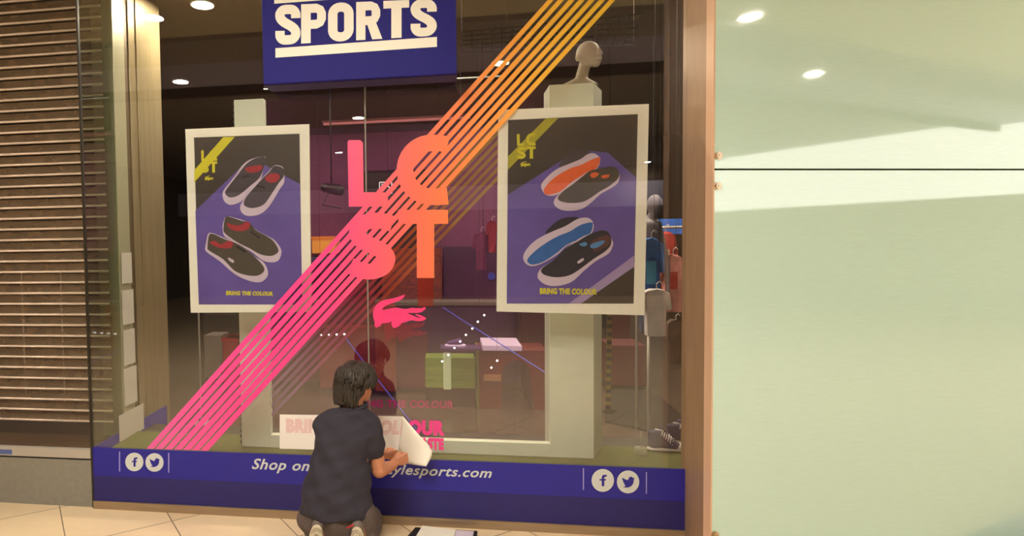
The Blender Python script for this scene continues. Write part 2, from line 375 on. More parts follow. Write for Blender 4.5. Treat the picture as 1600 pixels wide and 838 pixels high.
# bronze rail and jambs
o = box('trim_1', XL, XR+.02, -.018, .03, 0, ZB, M_bronze_h); tag(o, kind='structure')
o = box('trim_2', XR, XR+.08, -.265, .06, 0, CZ, M_bronze); tag(o, kind='structure')
o = box('trim_3', XR-.003, XR+.004, -.356, -.265, 0, CZ, M_edge); tag(o, kind='structure')

# green back-painted glass wall at the right
def greenmat():
    m = mat('pale_green_glass', (212, 244, 232), .3, noise=.045, nscale=26, stretch=(.5, .5, 14)); b = m.node_tree.nodes['Principled BSDF']
    b.inputs['Roughness'].default_value = .035; b.inputs['Specular IOR Level'].default_value = 1.0; b.inputs['IOR'].default_value = 1.62
    return m
M_green = greenmat()
ga = P(1108.5, 265, -.352); ga.x = XR+.0045; gb = PZ(1600, 265, ga.z); gd = (gb-ga); gd.z = 0; gd.normalize(); gn = Vector((gd.y, -gd.x, 0))
gw = bpy.data.objects.new('wall_right', None); COL.objects.link(gw); gw.location = (ga.x, ga.y, 0); tag(gw, kind='structure')
def gbox(name, u0, u1, z0, z1, t0, t1, m, bevel=0):
    bm = bmesh.new(); vs = bbox(bm, u0, u1, 0, 1, z0, z1)
    for v in bm.verts:
        u, t, z = v.co.x, (t0 if v.co.y == 0 else t1), v.co.z
        q = Vector((ga.x, ga.y, 0))+gd*u+gn*(-t); v.co = (q.x, q.y, z)
    return link(name, bm, m, gw, bevel=bevel)
zj = ga.z
gbox('glass_panel', 0, 6, zj+.004, CZ, 0, .012, M_green, .002)
gbox('glass_panel', 0, 6, 0.01, zj-.004, 0, .012, M_green, .002)
gbox('backing', .03, 6, 0, CZ, .014, .06, M_dark)
def boltat(px, py):
    v = ray(px, py); q = CAM; A = Vector((ga.x, ga.y, 0)); t = (A-q).dot(gn)/v.dot(gn); c = q+v*t
    bm = bmesh.new(); rr = .021
    for rad, a, b_ in ((rr, 0, .008), (rr*.72, .008, .014), (rr*.25, .014, .017)):
        n = 24; s = gd; u = Vector((0, 0, 1))
        l1 = [bm.verts.new(c+gn*a+(s*math.cos(2*math.pi*k/n)+u*math.sin(2*math.pi*k/n))*rad) for k in range(n)]
        l2 = [bm.verts.new(x.co+gn*(b_-a)) for x in l1]
        bm.faces.new(l1); bm.faces.new(l2[::-1])
        for k in range(n): bm.faces.new((l1[k], l1[(k+1) % n], l2[(k+1) % n], l2[k]))
    link('bolt', bm, mat('bolt_steel', (214, 190, 160), .25, .9), gw)
for q in ((1121.5, 243.5), (1120.5, 291), (1116, 836)): boltat(*q)
# bright shop fascia down the mall to the right, seen mirrored in the green glass
M_fl = mat('lit_fascia', (240, 236, 215), .5, emit=(255, 248, 222), estr=1.5)

# ================================================================== LAMPS
M_lamp = mat('lamp_disc', (255, 250, 235), .5, emit=(255, 246, 228), estr=LAMP_POWER)
M_rim = mat('lamp_rim', (210, 205, 195), .4)
def downlight(x, y, z, r, m, label, group):
    t = thing('ceiling_downlight', label, 'ceiling light', (x, y, z), group)
    bm = bmesh.new(); tube(bm, [(x+(r+.01)*math.cos(a*math.pi/12), y+(r+.01)*math.sin(a*math.pi/12), z-.006) for a in range(25)], .012, 6)
    link('trim_ring', bm, M_rim, t, True)
    bm = bmesh.new(); disc(bm, (x, y, z-.008), r, 24, .006); link('lamp_disc', bm, m, t)
lamp_spots = [(-.3, -3.95), (-1.4, -3.95), (-2.72, -1.77), (-1.45, -2.7), (-.75, -2.7), (-1.25, -3.3), (-.35, -3.3), (-.8, -3.95), (4.6, -4.8), (-3.04, -4.33), (7.2, -3.2), (4.4, -2.2), (-2.65, -11.2), (5.8, -15.3)]  # a few match lamps mirrored in the glass; the rest are added fill
for x, y in lamp_spots:
    z = CZ if y > -2.35 else (CZ-.05 if y > -3.1 else (CZ-.02 if y > -4.2 else CZ+.1))
    downlight(x, y, z, .085, M_lamp, 'round recessed downlight in the mall ceiling, in a set of mirrored and added fill lamps' if y < -1.5 else 'round recessed downlight just outside the shopfront', 'mall ceiling downlights behind the viewer' if y < -1.5 else 'mall downlights over the shopfront')
M_sfill = mat('shop_fill', (255, 245, 225), .5, emit=(255, 236, 205), estr=SHOP_FILL*3)
for x, y in ((-2.0, 1.2), (-.2, 1.2), (1.6, 1.2), (-3.2, 3.4), (.6, 3.4), (3.2, 3.0), (-1.4, 6), (2.0, 6)):  # unseen lamps added to give the shop interior its fill light
    downlight(x, y, 3.75, .085, M_sfill, 'small round downlight added in the dark shop ceiling as fill', 'added shop fill lights')
# ================================================================== ROLLER SHUTTER and its plinth (left shop)
SY = .30
M_rod = mat('shutter_rod', (206, 186, 168), .35, .35)
M_slat = mat('shutter_slat', (138, 114, 88), .35, .1, noise=.12, nscale=9, alpha=.62)
sh = thing('roller_shutter', 'closed perforated metal roller shutter of the neighbouring shop, left of the window', 'shutter', (-3.6, SY, .42))
zs = P(0, 376, SY).z; pitch = (P(60, 300, SY).z-P(60, 316.9, SY).z)
k0 = int((zs-.47)/pitch); bm = bmesh.new(); bs = bmesh.new(); zz = zs-k0*pitch
while zz < CZ:
    tube(bm, [(-6, SY, zz), (XL-.03, SY, zz)], .0085, 8)
    pr = [(0, 0), (.012, .25), (.016, .5), (.010, .8)]
    v = [[bs.verts.new((x, SY+.004+a, zz+b*pitch)) for a, b in pr] for x in (-6, XL-.03)]
    for i in range(3): bs.faces.new((v[0][i], v[1][i], v[1][i+1], v[0][i+1]))
    zz += pitch
link('rod_curtain', bm, M_rod, sh, True); link('slat_curtain', bs, M_slat, sh)
for px in (34, 95):
    a = P(px, 425, SY+.03); b = P(px+3, 640, SY+.03); bm = bmesh.new()
    tube(bm, [(a.x, SY+.025, a.z), (a.x, SY+.025, b.z+.12), (a.x-.01, SY+.03, b.z)], [.006, .006, .004], 6); link('link_strap', bm, M_rod, sh, True)
zp1 = P(75, 715, 0).z; zp0 = P(75, 700, 0).z
box('bottom_bar', -6, XL-.02, -.0, .025, zp1, zp0, M_alu, sh, .003)
box('bottom_lip', -6, XL-.02, .025, SY+.02, zp0-.03, zp0-.012, mat('sill_brown', (120, 98, 80), .12, .2), sh)
lb = P(8, 706, -.002); box('maker_label', lb.x-.13, lb.x+.05, -.003, -.0005, lb.z-.018, lb.z+.014, mat('label_blue', (92, 108, 168), .5), sh)
box('bottom_slot', -6, XL-.02, .01, .03, zp1-.012, zp1-.001, M_dark, sh)
o = box('shutter_plinth', -6, XL-.018, .004, SY, .0, zp1-.012, M_greyp); tag(o, 'grey metal plinth box below the roller shutter, standing on the tiles', 'plinth')
# bronze post at the return end
M_post = mat('warm_metal_post', (164, 150, 118), .3, .45, noise=.12, nscale=3, stretch=(8, 8, .5))
M_postd = mat('post_dark', (104, 88, 66), .5, .2)
M_postp = mat('post_pale', (178, 176, 148), .4, .3)
po = thing('window_post', 'tall warm beige metal post at the back of the glass return', 'post', (XL, .4, 0))
def yret(px): v = ray(px, 500); t = (XL-.012)/v.x; return (CAM+v*t).y
ys = [yret(p) for p in (186, 194, 207, 216, 226, 262)]
for a, b, m, dx, nm in ((0, 1, M_postp, .018, 'pale_strip'), (1, 2, M_postp, .0, 'front_channel'), (2, 3, M_postd, -.02, 'groove'), (3, 4, M_post, -.01, 'inner_channel'), (4, 5, M_post, .0, 'broad_face')):
    box(nm, XL-.16, XL-.012+dx, ys[a], ys[b], 0.0, 3.74, m, po, .002)
# sheets of paper stuck on the return glass
M_tag = film('grey_sticker', (214, 208, 198), .78)
z1 = [(397, 444), (462, 505), (512, 552), (560, 596), (604, 634)]
hs = [(190, 206, 395, 443), (191, 209, 453, 507), (193, 211, 515, 570), (194, 214, 574, 632), (186, 225, 640, 682)]
labs = ['topmost', 'second from top', 'middle', 'second from bottom', 'lowest and widest']
for (a, b, y0, y1), l in zip(hs, labs):
    v0 = ray(a, (y0+y1)/2); t0 = (XL+.012)/v0.x; q0 = CAM+v0*t0; v1 = ray(b, (y0+y1)/2); q1 = CAM+v1*((XL+.012)/v1.x)
    vm = ray((a+b)/2, y0); zt = (CAM+vm*((XL+.012)/vm.x)).z; vb = ray((a+b)/2, y1); zb = (CAM+vb*((XL+.012)/vb.x)).z
    o = box('paper_notice', XL+.011, XL+.0125, q0.y, q1.y, zb, zt, M_tag); tag(o, 'blank pale notice sheet on the glass return, %s of five' % l, 'notice', 'notice sheets on the glass return')

# ================================================================== DISPLAY PLATFORM inside the window
TZ = .345
o = box('turf_mat', XL+.02, XR+.3, .014, .56, TZ-.02, TZ, M_turf); tag(o, 'strip of green artificial turf along the inside foot of the window', 'turf')
o = box('display_platform', XL+.02, XR+.3, .016, .82, 0.002, TZ-.021, mat('platform_dark', (48, 46, 40), .7)); tag(o, 'low dark display platform under the turf strip', 'platform')
# pale portal frame standing on the turf
FY = .30
pf = thing('display_portal', 'tall pale grey display frame standing on the turf behind the window', 'display frame', (-.2, FY, TZ))
def post(pts, dep, nm, m=M_portal, flare=0, back=None):
    bm = bmesh.new(); f = [bm.verts.new(v) for v in pts]; g = [bm.verts.new(Vector(v)+Vector((back[i] if back else 0, dep, 0))) for i, v in enumerate(pts)]
    n = len(f); bm.faces.new(f); bm.faces.new(g[::-1])
    for i in range(n): bm.faces.new((f[i], g[i], g[(i+1) % n], f[(i+1) % n]))
    return link(nm, bm, m, pf, bevel=.003)
lx0, lx1 = P(378, 700, FY).x, P(423, 690, FY).x; rx0, rx1 = P(860, 700, FY).x, P(928, 717, FY).x; zt_ = P(390, 155, FY).z; zb_ = TZ; zr_ = P(895, 131, FY).z
bar_t = P(640, 687, FY).z
post([(lx0, FY, zb_), (lx1, FY, zb_), (lx1, FY, zt_), (lx0, FY, zt_)], .06, 'left_post')
post([(rx0, FY, zb_), (rx1, FY, zb_), (rx1, FY, zr_), (rx0, FY, zr_)], .22, 'right_post', back=[0, .1, .1, 0])
post([(lx1, FY, zb_), (rx0, FY, zb_), (rx0, FY, bar_t), (lx1, FY, bar_t)], .06, 'bottom_bar')
bm = bmesh.new(); z = zb_+.02
while z < zt_-.02: bbox(bm, lx0-.012, lx0-.001, FY+.004, FY+.04, z, z+.022); z += .04
link('slotted_strip', bm, M_dark, pf)
bm = bmesh.new(); z = zb_+.02
# added clear sheet inside the frame, the artwork's reflection put into its colours
gp = thing('reflection_sheet', 'see-through sheet added inside the display frame, coloured with the faint reflection of stripes and crocodile', 'graphic', (-.2, FY+.03, zt_))
M_gfilm = film('clear_purple_film', (120, 60, 110), .10)
box('clear_film', lx1+.001, rx0-.001, FY+.034, FY+.037, bar_t+.002, zt_-.0, M_gfilm, gp)
GY = FY+.03
def clipx(pts, xmin, xmax):
    for lim, s in ((xmin, 1), (xmax, -1)):
        out = []
        for i in range(len(pts)):
            a, b = pts[i], pts[(i+1) % len(pts)]; ia, ib = s*(a[0]-lim) >= 0, s*(b[0]-lim) >= 0
            if ia: out.append(a)
            if ia != ib: t = (lim-a[0])/(b[0]-a[0]); out.append((lim, a[1]+t*(b[1]-a[1])))
        pts = out
    return pts
gs = []
for k in range(7):
    dx = -k*13.3
    a, b = (425+dx, 652), (862+dx, 193); ww = 7.2
    q = clipx([a, (a[0]-ww, a[1]), (b[0]-ww, b[1]), b], 424.5, 858)
    if len(q) > 2: gs.append(q)
bm = bmesh.new()
for q in gs: solid(bm, q, GY, 0)
link('reflected_stripes', bm, M_ghost, gp)
poly('reflected_letter', rect(653, 434, 677, 479), GY-.001, 0, film('faint_red', (170, 52, 44), .75), gp)
poly('reflected_crocodile', croc(600, 484, 664, 536), GY-.001, 0, film('faint_crimson', (170, 26, 72), .62), gp)
text('reflected_lettering', 'BRING THE COLOUR', [(551, 624), (710, 626.5), (709, 639), (551, 636.5)], GY-.001, film('faint_magenta', (190, 36, 120), .8), gp, bold=.05)

# mannequin bust on top of the right post
M_man = mat('mannequin_white', (168, 158, 142), .7)
bc = P(893, 128, FY+.12); mq = thing('mannequin_bust', 'pale mannequin head and shoulders above the right display post', 'mannequin', (bc.x, bc.y, zr_))
bm = bmesh.new(); x, y = bc.x, bc.y; hh = P(922, 88, y)
hh = P(921, 86, y); nb = P(908, 124, y)
hullof(bm, [((hh.x-.008, y+.01, hh.z+.018), (.072, .085, .07)), ((hh.x+.018, y-.03, hh.z-.03), (.05, .055, .05)), ((hh.x+.03, y-.05, hh.z-.075), (.022, .025, .018))], 3)
hullof(bm, [((hh.x-.02, y+.01, hh.z-.03), .036), ((nb.x, y+.01, zr_+.05), .04)])
hullof(bm, [((nb.x, y+.01, zr_+.055), (.045, .045, .015)), ((nb.x-.085, y, zr_+.014), (.05, .06, .012)), ((nb.x+.055, y, zr_+.014), (.05, .06, .012))])
hullof(bm, [((hh.x+.04, y-.085, hh.z+.01), (.008, .01, .01)), ((hh.x+.048, y-.098, hh.z-.022), (.013, .013, .009))])
ellip(bm, (hh.x-.075, y+.01, hh.z-.01), (.01, .018, .026)); ellip(bm, (hh.x+.042, y-.082, hh.z-.05), (.022, .012, .008))
fuse('bust', bm, M_man, .007, 3, mq)

# ================================================================== SHOP INTERIOR (dim fixtures behind the glass)
def cordup(c, t, nm='hanging_cord'):
    b_ = bmesh.new(); tube(b_, [c, (c[0], c[1], 3.75)], .0018, 4); return link(nm, b_, M_dark, t)
def em(name, rgb, s): return mat(name, rgb, .6, emit=rgb, estr=s)
# wall of purple pegboard between the posters
M_peg = mat('pegboard_purple', (140, 78, 122), .6); nt = M_peg.node_tree
tc = nt.nodes.new('ShaderNodeTexCoord'); vo = nt.nodes.new('ShaderNodeTexBrick'); vo.offset = 0; vo.inputs['Scale'].default_value = 18
vo.inputs['Color1'].default_value = (*lin((144, 76, 124)), 1); vo.inputs['Color2'].default_value = (*lin((134, 70, 116)), 1); vo.inputs['Mortar'].default_value = (*lin((92, 46, 84)), 1)
vo.inputs['Mortar Size'].default_value = .03; vo.inputs['Brick Width'].default_value = .5; vo.inputs['Row Height'].default_value = .5
mp = nt.nodes.new('ShaderNodeMapping'); mp.inputs['Rotation'].default_value = (R(90), 0, 0); nt.links.new(tc.outputs['Object'], mp.inputs[0]); nt.links.new(mp.outputs[0], vo.inputs['Vector'])
nt.links.new(vo.outputs[0], nt.nodes['Principled BSDF'].inputs['Base Color'])
M_wine = mat('wine_panel', (92, 22, 36), .5, noise=.2, nscale=4); M_redp = mat('red_panel', (130, 24, 30), .45, noise=.2, nscale=3)
M_orp = mat('orange_red_panel', (140, 42, 20), .5, noise=.25, nscale=3); M_purp = mat('deep_purple_panel', (66, 34, 74), .6, noise=.2, nscale=3)
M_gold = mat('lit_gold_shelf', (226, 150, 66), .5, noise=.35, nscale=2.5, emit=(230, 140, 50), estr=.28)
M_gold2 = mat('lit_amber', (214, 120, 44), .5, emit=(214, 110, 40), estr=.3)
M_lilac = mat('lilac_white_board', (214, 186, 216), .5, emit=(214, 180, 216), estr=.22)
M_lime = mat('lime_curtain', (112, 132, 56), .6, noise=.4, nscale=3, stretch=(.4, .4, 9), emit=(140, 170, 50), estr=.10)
M_grey = mat('grey_counter', (112, 98, 92), .5); M_black = mat('black_plastic', (26, 22, 26), .45)
M_brick = mat('orange_brick_print', (150, 70, 40), .6); nt = M_brick.node_tree
vb = nt.nodes.new('ShaderNodeTexBrick'); vb.inputs['Scale'].default_value = 9; vb.inputs['Color1'].default_value = (*lin((158, 66, 44)), 1); vb.inputs['Color2'].default_value = (*lin((120, 48, 44)), 1); vb.inputs['Mortar'].default_value = (*lin((70, 30, 40)), 1)
tc = nt.nodes.new('ShaderNodeTexCoord'); mp = nt.nodes.new('ShaderNodeMapping'); mp.inputs['Rotation'].default_value = (R(90), 0, 0)
nt.links.new(tc.outputs['Object'], mp.inputs[0]); nt.links.new(mp.outputs[0], vb.inputs['Vector']); nt.links.new(vb.outputs[0], nt.nodes['Principled BSDF'].inputs['Base Color'])
o = box('pegboard', P(415, 300, 5).x, P(800, 300, 5).x, 5.0, 5.06, 0, P(608, 206, 5).z, M_peg); tag(o, 'purple pegboard wall panel deep in the shop, behind the large letters', 'wall panel')
o = box('pegboard_header', P(470, 200, 5).x, P(800, 200, 5).x, 4.98, 5.08, P(608, 206, 5).z, P(608, 196, 5).z, M_purp); tag(o, 'dark purple header board above the pegboard panel', 'header board')
t = thing('light_rail', 'long glowing pink strip light across the pegboard panel', 'strip light', P(615, 190, 3.2))
pbox('tube', 505, 187, 735, 190.5, 3.2, .02, em('pink_tube', (190, 110, 112), .35), t); [cordup(P(x_, 185, 3.23), t) for x_ in (520, 720)]; pbox('housing', 503, 183.5, 737, 186.5, 3.2, .06, mat('housing_red', (120, 40, 44), .5), t)
t = thing('shelf_rail', 'thin white shelf rail high in the shop, just below the blue sign', 'rail', P(590, 140, 1.6))
a, b = P(412, 139.5, 1.6), P(790, 139.5, 1.6); bm = bmesh.new(); tube(bm, [(a.x, 1.6, a.z), (b.x, 1.6, a.z)], .006, 8); link('rail_tube', bm, M_pale, t, True)
for px in (412, 537, 662, 789):
    q = P(px, 139.5, 1.6); bm = bmesh.new(); tube(bm, [(q.x, 1.6, a.z), (q.x+.02, 1.62, a.z+.05)], .005, 6); tube(bm, [(q.x+.02, 1.62, a.z+.05), (q.x+.02, 1.62, 3.75)], .002, 5); link('rail_hook', bm, M_dark, t, True)
# wire grids hung from the shop ceiling
M_wire = mat('wire_dark', (14, 11, 11), .8, spec=.1)
def grid(c0, c1, c2, c3, nu, nv, label, extra=None):
    c0, c1, c2, c3 = [Vector(c) for c in (c0, c1, c2, c3)]; t = thing('wire_grid', label, 'wire grid', (c0+c2)/2, 'wire grids under the shop ceiling')
    bm = bmesh.new()
    for i in range(nu+1): u = i/nu; tube(bm, [c0.lerp(c1, u), c3.lerp(c2, u)], .006, 5)
    for j in range(nv+1): v = j/nv; tube(bm, [c0.lerp(c3, v), c1.lerp(c2, v)], .0055, 5)
    link('mesh_grid', bm, M_wire, t)
    for c in (c0, c1, c2, c3): cordup(c, t, 'suspension_wire')
grid(PZ(1002, 22, 3.25), PZ(722, 50, 3.25), PZ(722, 82, 3.25), PZ(990, 70, 3.25), 17, 5, 'black wire grid hanging under the shop ceiling, right of the sign')
# dark spot projector and wiring left of the L
t = thing('spot_projector', 'black spot projector on a bracket, left of the letter L', 'spotlight', P(518, 295, 2.6))
q = P(518, 296, 2.6); bm = bmesh.new(); hullof(bm, [((q.x-.07, 2.6, q.z+.02), (.05, .06, .05)), ((q.x+.08, 2.6, q.z-.01), (.06, .07, .06))]); link('lamp_head', bm, M_black, t, True)
bm = bmesh.new(); tube(bm, [(q.x, 2.6, q.z), (q.x, 2.6, 3.75)], .008, 6); tube(bm, [(q.x-.02, 2.6, q.z-.02), (q.x-.1, 2.6, q.z-.16), (q.x+.1, 2.6, q.z-.2)], .008, 6); link('bracket', bm, M_black, t, True)
# black cabinet and the small white sign on it
t = thing('black_cabinet', 'tall black shop cabinet behind the letters L and C', 'cabinet', P(590, 330, 4.5))
q0, q1 = P(566, 300, 4.5), P(668, 300, 4.5); zc = P(600, 266, 4.5).z
box('body', q0.x, q1.x, 4.5, 4.9, .05, zc, M_black, t, .01); box('plinth_base', q0.x+.03, q1.x-.03, 4.53, 4.87, 0, .05, M_dark, t)
t = thing('small_light_sign', 'tiny white lit monogram sign hanging behind the letter C', 'sign', P(606, 296, 3.9))
bm = bmesh.new()
for a, b in (((593, 285), (593, 297)), ((593, 285), (603, 285)), ((597, 287), (597, 296)), ((601, 287), (601, 294)), ((605, 290), (613, 297)), ((605, 298), (605, 305)), ((612, 285), (612, 303)), ((605, 298), (617, 294)), ((617, 286), (617, 296))):
    tube(bm, [P(*a, 3.9), P(*b, 3.9)], .007, 5)
link('sign_tube', bm, em('sign_white', (225, 215, 220), .6), t)
bm = bmesh.new(); q = P(606, 285, 3.9); tube(bm, [q, (q.x, q.y, 3.75)], .002, 4); link('hanging_wire', bm, M_wire, t)

def unit(name, label, cat, px0, py0, px1, Y, dep, m, py1=None, group=None, legs=True):   # floor-standing fixture
    a, b = P(px0, py0, Y), P(px1, py0, Y); zt = P((px0+px1)/2, py0, Y).z; zb = 0 if py1 is None else P((px0+px1)/2, py1, Y).z
    t = thing(name, label, cat, ((a.x+b.x)/2, Y, 0 if py1 is None else zb), group)
    box('panel_body', a.x, b.x, Y, Y+dep, max(zb, .06) if py1 is None else zb, zt, m, t, .008)
    if py1 is None:
        box('kick_base', a.x+.03, b.x-.03, Y+.03, Y+dep-.02, 0, .06, M_dark, t)
    return t, a, b, zb, zt
# gold lit shelf at left + its counterpart low right
def shelfunit(label, px0, py0, px1, py1, Y):
    t, a, b, zb, zt = unit('lit_shelf_box', label, 'shelf', px0, py0, px1, Y, .35, M_gold, py1, 'gold lit shelf boxes')
    box('top_board', a.x-.01, b.x+.01, Y-.02, Y+.36, zt, zt+.03, M_gold2, t); box('bottom_board', a.x-.01, b.x+.01, Y-.02, Y+.36, zb-.03, zb, M_wine, t)
    for x in (a.x+.03, b.x-.03): box('support_leg', x-.02, x+.02, Y+.05, Y+.3, 0, zb-.03, M_black, t)
    return t
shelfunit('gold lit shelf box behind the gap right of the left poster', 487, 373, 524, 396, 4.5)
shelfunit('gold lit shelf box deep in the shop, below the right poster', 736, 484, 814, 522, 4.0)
t, a, b, zb, zt = unit('blue_shelf_board', 'dark blue board below the left gold shelf', 'board', 487, 402, 524, 4.1, .25, mat('navy_board', (54, 66, 110), .5), 412)
for x in (a.x+.02, b.x-.02): box('support_leg', x-.012, x+.012, 4.12, 4.3, 0, zb, M_black, t)
# brick print panel behind S and T
unit('brick_print_panel', 'free-standing orange brick-print panel behind the letters S and T', 'display panel', 596, 388, 690, 4.36, .08, M_brick)
t, a, b, zb, zt = unit('display_gondola', 'dark purple display gondola right of the letter T, a round blue badge on it', 'gondola', 692, 385, 778, 4.5, .4, M_purp)
bm = bmesh.new(); disc(bm, P(768, 432, 4.485), .05, 24, .014, 'y'); link('round_badge', bm, mat('ball_blue', (52, 76, 190), .5), t)
# hanging garments in the gap right of the T: small coloured clothes
def garment(label, px, py, wpx, hpx, Y, m, m2=None, group='garments on the shop rails', parent=None):
    t = thing('hanging_garment', label, 'garment', P(px, py, Y), group)
    bm = bmesh.new(); L = [(-.5, 0.08), (-.18, 0), (.18, 0), (.5, .08), (.62, .42), (.46, .46), (.38, .28), (.36, 1), (-.36, 1), (-.38, .28), (-.46, .46), (-.62, .42)]
    pts = [(px+x*wpx, py+y*hpx) for x, y in L]; solid(bm, pts, Y, .07); 
    bmesh.ops.subdivide_edges(bm, edges=bm.edges, cuts=1)
    for v in bm.verts: v.co.y += .012*math.sin(v.co.x*70)
    link('garment_body', bm, m, t, bevel=.008)
    if m2: poly('chest_print', rect(px-.2*wpx, py+.3*hpx, px+.2*wpx, py+.6*hpx), Y-.03, .012, m2, t)
    bm = bmesh.new(); q = P(px, py, Y+.03); tube(bm, [q, q+Vector((0, 0, .04)), q+Vector((.02, 0, .06)), q+Vector((.035, 0, .04))], .004, 5); link('hanger_hook', bm, M_alu, t); cordup(q+Vector((.02, 0, .058)), t)
    return t
garment('pink hanging top right of the letter T', 752, 362, 22, 60, 3.9, mat('pink_cloth', (120, 52, 92), .8, noise=.3, nscale=20))
garment('dark crimson hanging top beside the right poster edge', 769, 345, 16, 50, 3.8, mat('crimson_cloth', (140, 34, 52), .8))
# long grey counter across the shop
t, a, b, zb, zt = unit('shop_counter', 'long grey-topped counter crossing the middle of the shop', 'counter', 424, 478, 860, 3.68, .26, M_purp)
box('counter_top', a.x-.02, b.x+.02, 3.65, 3.96, zt, zt+.055, M_grey, t, .01)
# red fixtures at the left of the portal
unit('red_display_panel', 'large dark red display panel behind the man', 'display panel', 500, 440, 584, 3.5, .1, M_wine)
unit('red_bench_box', 'low bright red bench box behind the man', 'bench', 498, 512, 596, 3.2, .25, M_redp)
t, a, b, zb, zt = unit('orange_pillar_panel', 'upright orange-red panel just right of the glass seam', 'display panel', 585, 478, 616, 3.1, .15, M_orp)
unit('display_board', 'dull magenta panel behind the lower stripes', 'display panel', 424, 505, 498, 3.5, .1, mat('dull_magenta', (104, 42, 70), .6, noise=.25, nscale=3))
unit('display_board', 'dim plum coloured screen behind the crocodile reflection', 'display panel', 618, 520, 668, 3.3, .1, mat('plum', (96, 22, 52), .5, noise=.2, nscale=3))
# lime curtain block with white pillar
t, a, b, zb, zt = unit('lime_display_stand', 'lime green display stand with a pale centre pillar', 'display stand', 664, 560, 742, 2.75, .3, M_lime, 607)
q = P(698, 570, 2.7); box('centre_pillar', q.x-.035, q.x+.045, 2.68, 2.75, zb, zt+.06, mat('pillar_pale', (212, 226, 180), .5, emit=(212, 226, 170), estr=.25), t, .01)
box('stand_base', a.x, b.x, 2.76, 3.0, 0, zb, M_black, t)
# red arched table
M_rt = mat('red_table', (112, 22, 28), .45, noise=.15, nscale=4)
Y = 2.7; a, b = P(748, 580, Y), P(856, 580, Y); zt = P(800, 548, Y).z
t = thing('arched_table', 'red display table with an arched opening and lilac top', 'table', ((a.x+b.x)/2, Y, 0))
bm = bmesh.new(); wq = b.x-a.x; x0, x1 = a.x+wq*.32, a.x+wq*.72; za = zt-.10; arch = [(a.x, 0), (a.x, zt), (b.x, zt), (b.x, 0), (x1+.06, 0)]
arch += [((x0+x1)/2+.02+(x1-x0)/2*math.cos(an), za-.12+.12*math.sin(an)) for an in [math.pi*k/10 for k in range(11)]] + [(x0, 0)]
f = [bm.verts.new((x, Y, z)) for x, z in arch]; g = [bm.verts.new((x, Y+.5, z)) for x, z in arch]; bm.faces.new(f); bm.faces.new(g[::-1])
for i in range(len(f)): bm.faces.new((f[i], g[i], g[(i+1) % len(f)], f[(i+1) % len(f)]))
link('table_body', bm, M_rt, t); box('edge_strip', a.x-.015, a.x, Y-.005, Y+.5, 0, zt, mat('lime_edge', (120, 140, 52), .5), t)
q1 = P(815, 540, Y); box('table_top', a.x+.04, q1.x, Y-.03, Y+.5, zt, zt+.055, M_lilac, t, .006)
box('foot_board', a.x+.05, x0, Y-.04, Y-.002, 0.30, .36, mat('foot_tan', (190, 130, 96), .5), t)
# dark unit with row of round studs
Y = 3.26; t, a, b, zb, zt = unit('studded_cabinet', 'dark plum cabinet with a row of round white studs, beside the right post', 'cabinet', 814, 488, 864, Y, .4, mat('plum_dark', (66, 28, 42), .5))
for px in (824, 834, 845, 856): bm = bmesh.new(); ellip(bm, P(px, 539.5, Y-.01), .013); link('stud', bm, mat('stud_white', (200, 190, 200), .4), t, True)
# sneaker-like lilac shoe on the purple shelf
t = thing('display_trainer', 'single white and violet trainer shown above the lime stand', 'shoe', P(710, 538, 2.6))
q = P(710, 540, 2.6); bm = bmesh.new(); hullof(bm, [((q.x-.07, 2.6, q.z-.0), (.03, .035, .02)), ((q.x+.08, 2.6, q.z-.0), (.04, .04, .02))]); link('sole', bm, M_lilac, t, True)
bm = bmesh.new(); hullof(bm, [((q.x-.05, 2.6, q.z+.02), (.03, .03, .025)), ((q.x+.05, 2.6, q.z+.03), (.035, .035, .045))]); link('upper', bm, mat('violet_upper', (98, 48, 128), .6), t, True)
t = o = thing('trainer_shelf', None, None, P(720, 546, 2.5)); [cordup((P(x_, 545, 2.62).x, 2.62, P(720, 546, 2.5).z), t) for x_ in (690, 750)]; pbox('shelf_board', 688, 545, 752, 548, 2.5, .25, mat('violet_shelf', (88, 52, 110), .4), t); tag(o, 'violet shelf board carrying the trainer', 'shelf')
# glowing beads on added cords, imitating light dots mirrored in floor and glass
M_glint = em('glint_white', (255, 252, 245), 4.0)
strings = [([(756.6, 492.7), (746.6, 503), (738, 513.6), (728, 523.5), (719, 534), (710, 544), (700.5, 555), (691, 565)], 'long diagonal row of eight glowing beads in place of mirrored light dots, above the lime stand', 'beads of the long glint row'),
           ([(776.8, 564), (767.7, 574.8)], 'short row of two glowing beads in place of mirrored light dots, before the red arched table', 'pair of beads at the arched table'),
           ([(502, 524), (514, 523.5), (526, 523), (538, 522.5)], 'level row of four tiny glowing beads behind the lower pink stripes', 'beads of the level row')]
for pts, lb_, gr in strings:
    Y0 = 2.2; A = P(*pts[0], Y0); t = thing('glint_row', lb_, 'light string', A)
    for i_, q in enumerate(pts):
        if i_ == 0: bm = bmesh.new(); ellip(bm, (0, 0, 0), .0095, sub=2); src = link('glint_bead', bm, M_glint, None, True); b_ = src
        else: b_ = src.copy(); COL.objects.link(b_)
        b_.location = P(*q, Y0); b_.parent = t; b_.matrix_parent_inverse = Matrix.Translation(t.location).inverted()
    bm = bmesh.new(); tube(bm, [(A.x, Y0+.009, 3.75)]+[P(*q, Y0)+Vector((0, .009, 0)) for q in pts], .0012, 4); link('cord', bm, M_wire, t)
